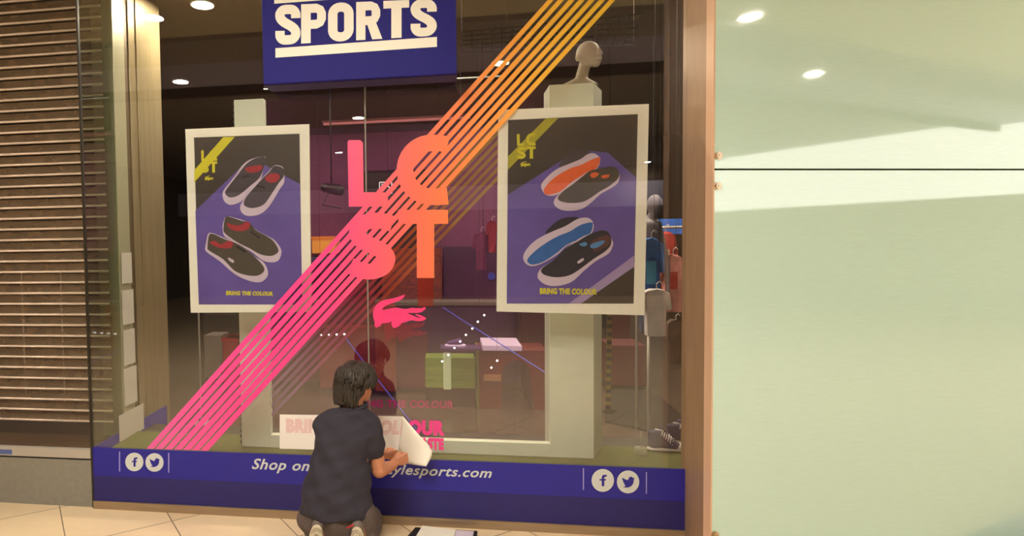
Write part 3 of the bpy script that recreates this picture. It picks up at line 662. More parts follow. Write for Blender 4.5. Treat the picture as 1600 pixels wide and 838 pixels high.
# faint blue streaks drawn as glowing tubes; the right one stands for a reflection
M_bluel = em('blue_glow', (62, 78, 190), .35)
for q0, q1, Y, Y2, lb_ in (((541, 530), (673, 700), 3.19, .83, 'thin glowing blue streak stretched down behind the man'), ((692, 481), (880, 600), 3.64, .53, 'thin blue reflection drawn as a glowing streak, crossing down towards the right post')):
    a, b = P(*q0, Y), P(*q1, Y2); bm = bmesh.new(); tube(bm, [a, b], [.006, .004], 6); o = link('blue_streak', bm, M_bluel); tag(o, lb_, 'blue streak')
# left: pole, grey unit, white box, red crate (seen below the left poster)
t = thing('chrome_pole', 'thin metal pole standing in the shop below the left poster', 'pole', P(312, 640, 1.9)); q = P(312, 560, 1.9); bm = bmesh.new(); tube(bm, [(q.x, 1.9, .01), (q.x, 1.9, 2.6)], .009, 8); link('pole_tube', bm, M_alu, t, True)
bm = bmesh.new(); tube(bm, [(q.x, 1.9, 0), (q.x, 1.9, .012)], .09, 20); link('pole_foot', bm, M_alu, t, True)
unit('dark_gondola', 'dark shop gondola seen below the left poster', 'gondola', 316, 492, 378, 5.0, .4, mat('gondola_dark', (58, 46, 46), .6), None)
unit('grey_carton', 'grey carton on the floor left of the red crate', 'box', 318, 524, 345, 3.6, .3, mat('carton_grey', (124, 112, 108), .6), None)
M_crate = mat('red_crate', (150, 26, 48), .5)
t, a, b, zb, zt = unit('red_crate', 'red plastic crate beside the left display post', 'crate', 347, 529, 375, 3.2, .3, M_crate, None); box('crate_rim', a.x-.01, b.x+.01, 3.19, 3.52, zt-.03, zt, mat('crate_rim', (176, 34, 58), .5), t)
# right: wine plinth, yellow-black strap, dark rug edge
unit('wine_plinth', 'dark wine red display plinth right of the pale post', 'plinth', 952, 540, 1010, 3.6, .5, mat('wine', (96, 28, 38), .6), None)
unit('wine_screen', 'narrow wine red screen behind the plinth', 'screen', 958, 488, 985, 4.4, .1, mat('wine2', (84, 30, 36), .6), None)
unit('beige_screen', 'beige panel behind the wine plinth', 'screen', 985, 480, 1016, 4.6, .1, mat('beige_dim', (120, 100, 86), .6), None)
t = thing('striped_strap', 'yellow and black striped strap hanging beside the pale post', 'strap', P(953, 490, .75))
bm = bmesh.new(); a, b = P(953, 488, .75), P(950, 640, .75)
for k in range(24):
    u = k/24; q = a.lerp(b, u); s = .016; bbox(bm, q.x-s, q.x+s, .75, .765, q.z-(a.z-b.z)/24, q.z, k % 2)
link('strap_band', bm, [mat('strap_yellow', (128, 104, 50), .6), M_black], t)
bm = bmesh.new(); tube(bm, [(a.x, .76, a.z), (a.x, .76, 3.75)], .003, 5); link('strap_cord', bm, M_wire, t)
bm = bmesh.new(); ellip(bm, (b.x+.01, .76, b.z-.015), (.05, .02, .022)); link('strap_buckle', bm, M_black, t, True)
# dark rug in front of the clothes, diagonal edge
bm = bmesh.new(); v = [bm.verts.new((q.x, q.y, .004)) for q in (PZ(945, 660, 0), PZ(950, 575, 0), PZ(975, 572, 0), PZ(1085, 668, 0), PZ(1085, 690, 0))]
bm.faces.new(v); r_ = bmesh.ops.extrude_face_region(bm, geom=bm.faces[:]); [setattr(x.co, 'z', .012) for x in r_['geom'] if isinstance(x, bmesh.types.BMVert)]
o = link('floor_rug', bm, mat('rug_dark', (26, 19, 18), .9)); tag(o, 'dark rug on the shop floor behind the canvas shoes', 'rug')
# clothes and mannequin at the right edge
GA = 'clothes hanging at the right edge of the window'
M_cb = mat('cloth_blue', (56, 110, 190), .7, noise=.35, nscale=14); M_cr = mat('cloth_red', (196, 60, 58), .8, noise=.3, nscale=14); M_cp = mat('cloth_pink', (214, 140, 136), .8, noise=.15, nscale=20); M_cw = mat('cloth_white', (226, 216, 220), .8, noise=.15, nscale=12)
M_cbr = mat('bright_red_print', (196, 40, 40), .7); M_cpu = mat('violet_print', (110, 52, 130), .7); M_crm = mat('cream_print', (206, 176, 150), .7)
t = o = thing('blue_header', None, None, P(1048, 366, 3.9)); [cordup(P(x_, 343, 3.95), t) for x_ in (1016, 1080)]; pbox('header_board', 1012, 342, 1085, 366, 3.9, .1, mat('header_blue', (50, 116, 226), .5, noise=.3, nscale=6), t); tag(o, 'blue header board above the clothes at the right edge', 'header board')
garment('dark blue tracksuit top right of the right poster', 1018, 372, 36, 120, 1.15, M_cb, mat('stripe_light_blue', (70, 150, 200), .6), GA)
garment('deep red top with cream and violet print, at the right edge', 1040, 362, 34, 92, 1.75, M_cr, M_crm, GA)
garment('pale pink top with red print, right edge of the shop', 1052, 398, 34, 90, 1.55, M_cp, M_cbr, GA)
garment('white shirt hanging lowest, beside the right poster', 1026, 452, 40, 74, 1.03, M_cw, None, GA)
garment('grey blue jersey hanging behind the white shirt', 1016, 440, 40, 80, 1.98, mat('cloth_greyblue', (86, 92, 124), .8, noise=.3, nscale=14), None, GA)
garment('small dark jacket low at the right edge', 1056, 500, 24, 70, 2.4, mat('cloth_brown', (84, 62, 56), .8, noise=.4, nscale=14), None, GA)
t = thing('clothes_rail', 'chrome clothes rail at the right edge of the window', 'rail', P(1040, 365, 2.1)); a, b = P(1000, 356, 2.05), P(1085, 356, 2.05); bm = bmesh.new(); tube(bm, [(a.x, 2.14, a.z), (b.x+.3, 2.14, a.z)], .012, 8); link('rail_tube', bm, M_alu, t, True)
bm = bmesh.new(); tube(bm, [(a.x, 2.14, a.z), (a.x, 2.14, 0)], .012, 8); tube(bm, [(b.x+.28, 2.14, a.z), (b.x+.28, 2.14, 0)], .012, 8); link('rail_upright', bm, M_alu, t, True)
t = thing('white_mannequin', 'pale curved mannequin figure among the clothes, right edge', 'mannequin', P(1036, 340, 1.35))
bm = bmesh.new(); q = P(1023, 320, 1.35); ellip(bm, (q.x, 1.35, q.z), (.06, .07, .085)); q2 = P(1014, 350, 1.35)
hullof(bm, [((q.x, 1.35, q.z-.05), .035), ((q2.x, 1.35, q2.z), .045)])
hullof(bm, [((q2.x, 1.35, q2.z), (.1, .07, .04)), ((q2.x, 1.35, q2.z-.45), (.08, .07, .1))]); hullof(bm, [((q2.x, 1.35, q2.z-.45), (.09, .08, .1)), ((q2.x, 1.35, q2.z-.62), (.09, .08, .06))])
a1 = P(1030, 365, 1.35); a2 = P(1042, 410, 1.33); a3 = P(1044, 470, 1.28)
hullof(bm, [((q2.x+.06, 1.35, q2.z-.01), .035), (a2, .026)]); hullof(bm, [(a2, .026), (a3, .016)]); ellip(bm, a3-Vector((0, 0, .04)), (.018, .012, .04))
fuse('mannequin_body', bm, mat('mannequin_grey', (130, 122, 132), .5), .014, 3, t)
bm = bmesh.new(); tube(bm, [(q2.x, 1.35, q2.z-.7), (q2.x, 1.35, .03)], .012, 8); tube(bm, [(q2.x, 1.35, .0), (q2.x, 1.35, .02)], .12, 20); link('pole_stand', bm, M_alu, t, True)

# two canvas high-top shoes on the platform edge
M_canv = mat('canvas_navy', (58, 52, 84), .8, noise=.15, nscale=60); M_rub = mat('rubber_white', (198, 186, 180), .6); M_lace = mat('lace_white', (220, 210, 205), .7)
def hightop(px0, px1, py, Y, label):
    a, b = P(px0, py, Y), P(px1, py, Y); L = b.x-a.x; t = thing('canvas_shoe', label, 'shoe', ((a.x+b.x)/2, Y, TZ), 'pair of canvas high-top shoes')
    z = TZ; X = lambda u: a.x+u*L
    bm = bmesh.new(); hullof(bm, [((X(.14), Y, z+.014), (.036, .036, .012)), ((X(.86), Y, z+.014), (.038, .044, .012))], 3); link('rubber_sole', bm, M_rub, t, True)
    bm = bmesh.new(); ellip(bm, (X(.86), Y, z+.034), (.040, .042, .022), sub=3); link('toe_cap', bm, M_rub, t, True)
    bm = bmesh.new()
    hullof(bm, [((X(.16), Y, z+.04), (.034, .033, .02)), ((X(.15), Y, z+.125), (.032, .028, .01)), ((X(.40), Y, z+.13), (.022, .026, .01)), ((X(.45), Y, z+.05), (.035, .034, .02))])
    hullof(bm, [((X(.40), Y, z+.11), (.025, .026, .012)), ((X(.45), Y, z+.04), (.03, .034, .02)), ((X(.80), Y, z+.035), (.038, .04, .022)), ((X(.3), Y, z+.05), (.03, .034, .02))])
    fuse('canvas_upper', bm, M_canv, .006, 3, t)
    bm = bmesh.new(); hullof(bm, [((X(.38), Y-.002, z+.15), (.016, .022, .02)), ((X(.52), Y, z+.10), (.018, .02, .012))]); link('tongue', bm, M_canv, t, True)
    for k in range(7):
        u = k/6; cx_ = X(.40+.34*u); cz = z+.142-.075*u
        bm = bmesh.new(); tube(bm, [(cx_-.012, Y-.034, cz-.030), (cx_-.004, Y-.026, cz-.006), (cx_+.006, Y, cz+.004), (cx_-.004, Y+.026, cz-.006)], .0042, 6); link('lace', bm, M_lace, t, True)
    bm = bmesh.new(); tube(bm, [(X(.40), Y-.02, z+.14), (X(.28), Y-.035, z+.148), (X(.16), Y-.03, z+.152)], .004, 6); tube(bm, [(X(.14), Y-.036, z+.016), (X(.86), Y-.044, z+.016)], .003, 4); link('lace_end', bm, M_lace, t, True)
hightop(1012, 1068, 694, .50, 'navy canvas high-top shoe with white laces, nearer of the pair')
hightop(1040, 1096, 689, .66, 'navy canvas high-top shoe with white laces, rear one partly behind the jamb')
q = P(1001, 690, .40); t = thing('clear_stand', 'small clear plastic stand beside the canvas shoes', 'stand', (q.x, .40, TZ)); bm = bmesh.new(); bbox(bm, q.x-.03, q.x+.03, .37, .43, TZ, TZ+.05); bbox(bm, q.x-.006, q.x+.006, .39, .40, TZ+.05, TZ+.16); link('stand_body', bm, film('clear_plastic', (200, 190, 180), .3), t)

# ================================================================== POSTERS
def poster(label, outer, inner, band_poly, Yp, stripes, lc, crocbox, pts_purple, shoes, txt, rimstrip=None):
    c = P(sum(p[0] for p in outer)/4, sum(p[1] for p in outer)/4, Yp)
    t = thing('framed_poster', label, 'poster', c, 'framed shoe posters')
    poly('white_frame', outer, Yp, .018, M_frame, t)
    pr = poly('print_sheet', inner, Yp-.0008, 0, M_pdark, t)
    poly('purple_floor', pts_purple, Yp-.0012, 0, M_ppur, pr)
    if rimstrip: poly('pale_edge_strip', rimstrip, Yp-.0014, 0, mat('lilac_edge', (170, 150, 196), .5), pr)
    polys('yellow_stripe', stripes, Yp-.0014, 0, M_yel, pr)
    L = letters_LCST(*lc); bm = bmesh.new()
    for k in L:
        for i_, q in enumerate(L[k]): solid(bm, q, Yp-.0018-(i_ % 2)*.0001, 0)
    link('yellow_logo_letters', bm, M_yel, pr); poly('yellow_crocodile', croc(*crocbox), Yp-.0018, 0, M_yel, pr)
    z = Yp-.0016
    for kind, layers in shoes:
        base = None
        for i, (m, pts) in enumerate(layers):
            o = poly(kind if i == 0 else ('shoe_upper', 'shoe_lining', 'shoe_detail')[min(i-1, 2)], catmull(pts, 4, True), z-.0002*i, 0, m, pr); 
        z -= .0008
    text('caption', 'BRING THE COLOUR', txt, Yp-.0020, M_yel, pr, bold=.06)
    return t
sA = lambda pts: scl(pts, 6.98, 300, 230); sC = lambda pts: scl(pts, 5.987, 310, 330)
c5 = lambda pts: scl(pts, 2.617, 280, 180); c6 = lambda pts: scl(pts, 2.396, 770, 150)
A_o = [(340,480),(335,540),(360,600),(420,630),(500,610),(560,570),(600,500),(680,410),(750,340),(780,240),(800,130),(790,105),(700,115),(610,150),(540,210),(470,310),(400,400)]
A_u = [(365,480),(370,520),(420,550),(500,530),(570,480),(640,420),(740,330),(790,200),(795,110),(700,120),(620,160),(560,220),(500,300),(420,400)]
A_r = [(580,230),(640,210),(740,195),(770,215),(740,260),(660,280),(600,265)]
B_o = [(525,650),(540,710),(600,750),(700,745),(790,700),(860,620),(950,470),(1005,380),(1000,260),(980,210),(900,200),(840,260),(760,340),(640,450),(560,580)]
B_u = [(565,600),(575,640),(640,665),(720,655),(790,620),(850,540),(940,400),(1000,320),(990,230),(900,205),(850,260),(770,340),(680,440),(600,530)]
B_r = [(800,330),(860,290),(930,290),(960,320),(930,370),(870,390),(810,370)]
C_o = [(225,150),(240,230),(300,270),(480,370),(600,460),(690,480),(750,460),(775,400),(770,350),(720,280),(660,240),(560,190),(490,130),(430,90),(330,60),(260,50),(235,100)]
C_u = [(235,160),(250,210),(360,290),(480,350),(580,405),(680,420),(740,390),(745,350),(700,280),(640,235),(540,180),(480,110),(400,90),(310,60),(255,55)]
C_r = [(265,110),(330,130),(400,130),(440,100),(480,110),(475,160),(420,185),(350,185),(290,160)]
D_o = [(65,330),(75,380),(200,470),(340,590),(480,655),(580,665),(640,620),(650,560),(610,480),(520,420),(430,340),(340,290),(240,250),(130,205),(90,215),(75,280)]
D_u = [(85,330),(100,370),(230,450),(340,560),(450,600),(550,605),(610,570),(610,520),(540,440),(430,345),(330,290),(250,265),(140,215),(100,225)]
D_r = [(105,290),(160,280),(210,310),(280,280),(320,290),(310,340),(240,350),(170,335),(120,310)]
tab = [(280,435),(330,460),(325,485),(285,462)]
def lacemarks(cx_, cy_, dx, dy, n, f): return [(M_black, f([(cx_+dx*i-18, cy_+dy*i-6), (cx_+dx*i, cy_+dy*i-12), (cx_+dx*i+18, cy_+dy*i+4), (cx_+dx*i, cy_+dy*i+10)])) for i in range(n)]
poster('left poster showing four dark grey low shoes with red linings, in a white frame',
    [(289.5, 202), (482.5, 194), (486, 487.6), (298, 489)], [(303, 215), (468, 209), (472.2, 476), (310.6, 476)], None, .022,
    [c5([(62,275),(62,225),(180,90),(228,88)])], c5([(90,140)])[0]+c5([(155,236)])[0], c5([(105,268)])[0][:1]+c5([(105,247)])[0][1:]+c5([(140,268)])[0],
    c5([(66,392),(180,282),(290,178),(352,205),(494,282),(503,775),(80,775)]),
    [('grey_shoe', [(M_sole, sA(A_o)), (M_shoe, sA(A_u)), (M_red, sA(A_r))]+lacemarks(560, 330, 25, -8, 3, sA)), ('grey_shoe', [(M_sole, sA(B_o)), (M_shoe, sA(B_u)), (M_red, sA(B_r))]+lacemarks(720, 430, 30, 5, 3, sA)),
     ('grey_shoe', [(M_sole, sC(C_o)), (M_shoe2, sC(C_u)), (M_red, sC(C_r))]+lacemarks(500, 200, 30, 22, 3, sC)), ('grey_shoe', [(M_sole, sC(D_o)), (M_shoe2, sC(D_u)), (M_red, sC(D_r)), (M_sole, sC(tab))]+lacemarks(370, 340, 28, 18, 3, sC))],
    [(353.5, 454.5), (427, 456), (426.5, 462.5), (353, 461.5)])
sE = lambda pts: scl(pts, 6.98, 830, 220); sG = lambda pts: scl(pts, 5.983, 800, 330)
E_k = [(300,270),(340,210),(400,160),(500,100),(600,105),(660,150),(560,210),(440,250),(340,285)]
E_o = [(110,480),(130,560),(190,600),(300,580),(480,440),(600,380),(720,300),(752,220),(745,180),(690,140),(620,145),(540,200),(420,250),(280,310),(180,390)]
E_s = [(140,530),(150,580),(200,590),(330,545),(470,430),(600,360),(710,300),(750,220),(740,180),(640,215),(540,265),(430,300),(300,370),(200,450)]
F_o = [(250,650),(260,710),(330,755),(440,765),(560,740),(660,670),(760,580),(900,500),(955,440),(960,360),(900,295),(780,305),(640,330),(520,400),(420,470),(320,560)]
F_u = [(290,620),(320,660),(420,680),(550,670),(640,630),(740,560),(860,490),(948,410),(955,340),(900,285),(760,300),(640,330),(560,390),(460,470),(350,550)]
F_r = [(650,360),(700,345),(740,360),(700,400),(655,400)]; F_r2 = [(770,380),(850,370),(840,400),(780,410)]
G_k = [(310,210),(400,110),(500,60),(620,60),(560,110),(450,165)]
G_o = [(105,420),(120,480),(180,515),(280,490),(420,410),(520,320),(640,270),(740,210),(765,140),(740,80),(680,60),(600,80),(500,140),(380,190),(240,260),(150,340)]
G_s = [(145,450),(160,490),(210,500),(300,470),(420,390),(520,310),(640,260),(730,210),(755,130),(740,105),(640,130),(540,190),(440,230),(330,290),(220,370)]
H_o = [(240,590),(250,640),(320,690),(430,700),(560,660),(660,570),(780,470),(900,400),(940,330),(940,280),(880,200),(760,205),(640,250),(500,350),(400,450),(280,530)]
H_u = [(270,560),(310,600),(420,620),(540,600),(640,540),(760,450),(880,370),(928,300),(910,210),(840,180),(720,220),(620,280),(500,350),(400,450),(300,520)]
H_b = [(740,290),(860,230),(915,240),(910,310),(850,350),(770,380)]; H_l = [(740,310),(850,275),(860,295),(800,340),(740,345)]; H_l2 = [(630,310),(690,290),(700,320),(660,330)]; H_t = [(610,475),(660,440),(670,460),(625,490)]
st = []
for k in range(7):
    u = k/7; v = u+.085
    st.append(c6([(57, 228+50*u), (200+47*u, 84-u), (200+47*v, 84-v), (57, 228+50*v)]))
M_brn = mat('brown_lining', (92, 56, 56), .6)
poster('right poster showing shoes with orange and blue soles, in a white frame',
    [(779, 171.7), (1014, 162.5), (1007, 493), (776, 487)], [(794, 187.6), (996.6, 178.4), (990, 474.7), (791.7, 474.7)], None, .022, st,
    c6([(90,139)])[0]+c6([(160,236)])[0], c6([(104,244)])[0]+c6([(142,266)])[0],
    c6([(56,370),(190,285),(320,202),(430,212),(537,306),(529,610),(300,778),(52,778)]),
    [('orange_soled_shoe', [(M_shoe, sE(E_k)), (M_sole, sE(E_o)), (M_or, sE(E_s))]), ('dark_shoe', [(M_sole, sE(F_o)), (M_shoe2, sE(F_u)), (M_or, sE(F_r)), (M_or, sE(F_r2))]),
     ('blue_soled_shoe', [(M_shoe3, sG(G_k)), (M_sole, sG(G_o)), (M_lb, sG(G_s))]), ('navy_shoe', [(M_sole, sG(H_o)), (M_shoe3, sG(H_u)), (M_brn, sG(H_b)), (M_lbl, sG(H_l)), (M_lbl, sG(H_l2)), (M_sole, sG(H_t))])],
    [(843.5, 450), (933, 451.5), (932.5, 461), (843.5, 460)], rimstrip=c6([(529,598),(529,640),(330,778),(285,778)]))

# ================================================================== VINYLS on the glass
ords = ['uppermost', 'second', 'third', 'middle (fourth)', 'fifth', 'sixth', 'lowest (seventh)']
tops = [860.5, 876.5, 893.3, 909, 924.5, 940.5, 956.5]; bots = [234, 248, 262.5, 277, 291, 304.5, 318.5]
for k in range(7):
    w0, w1 = 5.4, 4.6
    a, b = bots[k], tops[k]; ext = 40; sl = (b-a)/702.
    o = poly('vinyl_stripe', [(a-w0, 701.5+k*.5), (a+w0+1, 701.5+k*.5), (b+sl*ext+w1, -ext), (b+sl*ext-w1, -ext)], -.0012, 0, M_vinyl)
    tag(o, 'long diagonal vinyl stripe on the window, %s of seven, pink below to yellow above' % ords[k], 'vinyl stripe', 'diagonal vinyl stripes on the window')
L = letters_LCST(543, 210, 699.5, 437)
nmz = {'L': 'big hot pink vinyl letter L on the window', 'C': 'big orange vinyl letter C on the window', 'S': 'big coral pink vinyl letter S on the window', 'T': 'big orange vinyl letter T on the window'}
for k in 'LCST':
    bm = bmesh.new()
    for i_, q in enumerate(L[k]): solid(bm, q, -.0024-(i_ % 2)*.00015, 0)
    tag(link('vinyl_letter', bm, M_vinyl), nmz[k], 'vinyl letter')
bm = bmesh.new(); solid(bm, croc(582.6, 460.5, 666, 513), -.0024, 0)
cs = link('crocodile_sticker', bm, M_pink); tag(cs, 'hot pink crocodile sticker below the big letters', 'sticker')
bm = bmesh.new()
for row in range(4):
    for k in range(9):
        x = 595+k*3.4+row*.8; y = 484+row*3.2-k*.35
        solid(bm, rect(x, y, x+1.5, y+.7), -.0026, 0)
solid(bm, circle(641.5, 483.5, .9, n=8), -.0026, 0)
link('crocodile_scales', bm, mat('dark_pink', (196, 36, 98), .5), cs)
t = thing('vinyl_caption', 'pink lettering being stuck low on the window, right of the man', 'lettering', P(600, 680, 0))
text('upper_line', 'BRING THE COLOUR', [(447, 652), (695.5, 657.5), (695, 681.5), (447, 676)], -.0016, M_pinkt, t, bold=.07)
text('lower_line', 'TASTE', [(648, 683.5), (693.5, 685), (693.3, 704), (648, 703)], -.0016, M_pinkt, t, bold=.07)

# ================================================================== SIGN
SF = -.22
sg = thing('shop_sign', 'large blue projecting shop sign reading SPORTS in white block letters', 'sign', P(560, 60, SF))
xl, xr = P(411.5, 132, SF).x, P(713.6, 114.6, SF).x; zb = (P(411.5, 132, SF).z+P(713.6, 114.6, SF).z)/2
box('sign_box', xl, xr, SF, -.05, zb, 3.88, M_sign, sg, .004)
box('edge_return', xl-.001, xr+.002, SF+.025, -.05, zb-.003, 3.88, M_signside, sg)
box('mounting_plate', xl+.1, xr-.06, -.05, -.001, zb+.03, 3.86, M_black, sg)
SL = -.0712
base = lambda x: 70.6-(x-430)*.0595; topy = lambda x: 8.4-(x-430)*.041
def sgn(pts, x0, x1, wd_, h_):  # letter local (0..wd_,0..h_) -> pixels
    out = []
    for x, y in pts:
        X = x0+(x/wd_)*(x1-x0); out.append((X, topy(X)+(base(X)-topy(X))*(y/h_)))
    return out
Sc = catmull([(31.8, 21), (31.5, 13.5), (27, 8), (19.5, 7), (12, 8), (7.5, 13.5), (8.5, 20.5), (14, 26.5), (25, 33.5), (31, 40), (31.5, 47.5), (27, 53), (19.5, 54), (12, 53), (7.7, 47.5), (7.5, 39.5)], 5)
def rr(x0, y0, x1, y1, r): 
    out = []
    for cx_, cy_, a0 in ((x1-r, y0+r, -90), (x1-r, y1-r, 0), (x0+r, y1-r, 90), (x0+r, y0+r, 180)): out += [(cx_+r*math.cos(R(a0+18*i)), cy_+r*math.sin(R(a0+18*i))) for i in range(6)]
    return out
GL = {'S': ribbon_quads(Sc, 14.5), 'O': ribbon_quads(rr(7.3, 7, 32, 54, 11), 14.5, True),
      'P': [rect(0, 0, 15, 61)]+ribbon_quads([(7, 7), (24, 7), (29.5, 9.5), (32, 15), (32, 24), (29.5, 29.5), (24, 32), (7, 32)], 14),
      'R': [rect(0, 0, 15, 61), [(17, 34), (31, 31), (42.5, 61), (26, 61)]]+ribbon_quads([(7, 7), (24, 7), (29.5, 9.5), (32, 15), (32, 23), (29.5, 28), (24, 30.5), (7, 30.5)], 14),
      'T': [rect(0, 0, 39, 12.5), rect(12, 12, 27.5, 61)]}
bm = bmesh.new()
for ch, x0, x1 in (('S', 430, 469.5), ('P', 470.5, 509.5), ('O', 512.5, 552.5), ('R', 556.5, 597.5), ('T', 599, 639.5), ('S', 641.5, 682.5)):
    for i_, q in enumerate(GL[ch]): solid(bm, sgn(q, x0, x1, 39.2 if ch != 'R' else 42.5, 61), SF-.003-(i_ % 2)*.0003-(.0006 if i_ < 2 and ch in 'PR' else 0)-(.0003 if i_ == 1 and ch == 'R' else 0), 0)
link('sports_lettering', bm, M_white, sg)
poly('lower_rule', [(430.3, 75.4), (682.8, 57.6), (682.8, 73.2), (430.3, 90.2)], SF-.003, 0, M_white, sg)
poly('upper_rule', [(428.5, -12), (682, -28), (682, -12.5), (428.5, 5.8)], SF-.003, 0, M_white, sg)
# ================================================================== THE MAN fixing the lettering
M_skin = mat('skin', (196, 132, 100), .55, noise=.06, nscale=30); M_hair = mat('dark_hair', (50, 41, 34), .6, noise=.3, nscale=60)
M_shirt = mat('navy_polo', (44, 41, 54), .85, noise=.12, nscale=120, bump=.15); M_pant = mat('charcoal_trousers', (88, 76, 72), .9, noise=.12, nscale=90)
M_shoe_s = mat('worn_sole', (206, 194, 168), .8, noise=.08, nscale=60); M_tread = mat('tread_line', (110, 96, 80), .8); M_shoe_u = mat('shoe_canvas', (104, 92, 84), .8)
man = thing('person', 'kneeling person in a navy polo shirt fixing white backing paper to the window', 'person', (P(528, 800, -.45).x, -.45, 0))
V = Vector
pel = P(528, 778, -.47); chest = P(536, 700, -.44); neck = P(552, 639, -.41); Hc = P(557, 604, -.37)
shL = P(508, 664, -.44); shR = P(580, 669, -.42)
elR = P(592, 735, -.40); wrR = P(615, 727, -.235); haR = P(624, 720, -.195)
elL = P(520, 712, -.24); wrL = P(596, 714, -.15); haL = P(607, 711, -.14)
hd = R(38)                                      # head turned to the right
Rh = Matrix.Rotation(-hd, 3, 'Z') @ Matrix.Rotation(R(-16), 3, 'X')
def hp(x, y, z): return Hc+Rh @ V((x, y, z))     # head frame: +y face, +x its right, z up
body = bmesh.new()
hullof(body, [(hp(0, -.012, .022), (.076, .094, .088)), (hp(0, .035, -.01), (.064, .062, .08))], 3)
hullof(body, [(hp(0, .028, -.04), (.058, .058, .05)), (hp(0, .062, -.088), (.026, .022, .02))], 3)          # jaw
hullof(body, [(hp(0, .094, .004), (.008, .01, .012)), (hp(0, .108, -.028), (.015, .014, .011))])             # nose
ellip(body, hp(0, .088, .022), (.05, .014, .008)); ellip(body, hp(0, .088, -.058), (.024, .012, .007)); ellip(body, hp(0, .085, -.068), (.022, .012, .006))
for s in (-1, 1):                                # ears
    hullof(body, [(hp(s*.078, .002, .008), (.008, .018, .02)), (hp(s*.076, .004, -.022), (.007, .010, .012))])
hullof(body, [(hp(0, -.012, -.055), .053), (neck, (.06, .058, .03))])
hullof(body, [(neck, (.062, .055, .03)), (shL, .05), (shR, .05), (chest, (.15, .1, .1))])
hullof(body, [(chest, (.155, .1, .1)), (pel, (.15, .11, .1))])
for s, e, w_ in ((shR, elR, wrR), (shL, elL, wrL)):
    hullof(body, [(s, .052), (e, .040)]); hullof(body, [(e, .044), (e.lerp(w_, .35), .039), (w_, .026)])
# legs: thighs forward and down to the knees, shins back to ankles
kL, kR = V((pel.x-.17, -.16, .075)), V((pel.x+.13, -.16, .075))
sx = [P(497, 826, -.62).x, P(558, 826, -.62).x]; anL, anR = V((sx[0], -.56, .20)), V((sx[1], -.56, .20))
for s, k, a in ((-.08, kL, anL), (.08, kR, anR)):
    hullof(body, [((pel.x+s, pel.y, pel.z-.03), .09), (k, .06)]); hullof(body, [(k, .055), (a, .042)])
    hullof(body, [(a, .04), ((a.x, -.60, .24), (.035, .025, .03)), ((a.x, -.575, .05), (.035, .03, .03))])
# hands: palm and five bent fingers each
def hand(c, fwd, up, grip, s=1.0, flip=1):
    fwd, up, grip = V(fwd).normalized(), V(up).normalized(), V(grip).normalized()
    hullof(body, [(c-fwd*.035, .021*s), (c+fwd*.02+up*.022, .014*s), (c+fwd*.02-up*.026, .013*s)])
    for i, (ln, o_) in enumerate(((.9, .028), (1.0, .0095), (.95, -.0095), (.75, -.027))):
        b0 = c+fwd*.026+up*o_; b1 = b0+fwd*.022*ln+grip*.012; b2 = b1+grip*.024*ln+fwd*.002; b3 = b2+grip*.008-fwd*.020*ln
        for p, q, r1, r2 in ((b0, b1, .0092, .0086), (b1, b2, .0086, .008), (b2, b3, .0078, .007)): hullof(body, [(p, r1*s), (q, r2*s)], 2)
    t0 = c-fwd*.022+up*.018+grip*.006; t1 = t0+up*.024+fwd*.018+grip*.012; t2 = t1+fwd*.026+grip*.014; 
    hullof(body, [(t0, .013*s), (t1, .0098*s)]); hullof(body, [(t1, .0096*s), (t2, .0082*s)])
hand(haR, (.85, .25, .18), (-.15, -.3, .95), (-.1, .95, -.1)); hullof(body, [(wrR, .026), (haR-V((.03, .005, .006)), .023)])
hand(haL, (.9, .1, .0), (.0, -.3, .95), (.0, .9, -.3)); hullof(body, [(wrL, .025), (haL-V((.03, 0, 0)), .022)])
fuse('body', body, M_skin, .0042, 3, man)
# eyes
for s in (-1, 1):
    bm = bmesh.new(); ellip(bm, hp(s*.031, .086, .006), (.012, .009, .008), sub=2); link('eye', bm, mat('eye_white', (220, 215, 205), .3), man, True)
# polo shirt
sh_ = bmesh.new()
hem = P(526, 797, -.50); wst = P(526, 762, -.49); ch2 = P(533, 712, -.45)
hullof(sh_, [(hem, (.205, .148, .035)), (wst, (.190, .145, .06))], 3)
hullof(sh_, [(wst, (.190, .145, .06)), (ch2, (.158, .135, .06))], 3)
hullof(sh_, [(ch2, (.160, .135, .06)), (P(536, 682, -.44), (.158, .125, .05))], 3)
hullof(sh_, [(P(536, 682, -.44), (.158, .125, .05)), (shL, (.058, .07, .05)), (shR, (.058, .07, .05)), (neck+V((0, -.01, -.005)), (.078, .08, .03))], 3)
hullof(sh_, [(shL+V((0, 0, .006)), .066), (shR+V((0, 0, .006)), .066), (neck+V((0, -.012, -.012)), (.085, .085, .04))], 3)
hullof(sh_, [(shR+V((0, 0, -.005)), (.064, .072, .052)), (P(583, 709, -.41), (.066, .062, .035))], 3)
hullof(sh_, [(shL+V((.01, 0, 0)), (.062, .07, .05)), (P(510, 695, -.32), (.055, .06, .04))], 3)
def fold(co_, n):
    z = co_.z; x = co_.x; k = .0055*math.sin(34*z+22*x+2*math.sin(9*x))+.003*math.sin(75*z-30*x)
    return n*k
fuse('polo_shirt', sh_, M_shirt, .0075, 5, man, fold)
bm = bmesh.new(); cc = neck+V((.004, -.004, .014)); pts = [cc+V((.068*math.cos(a), .064*math.sin(a), .010*math.sin(a+1.2))) for a in [2*math.pi*k/28 for k in range(29)]]
tube(bm, pts, .013, 8); link('shirt_collar', bm, M_shirt, man, True)
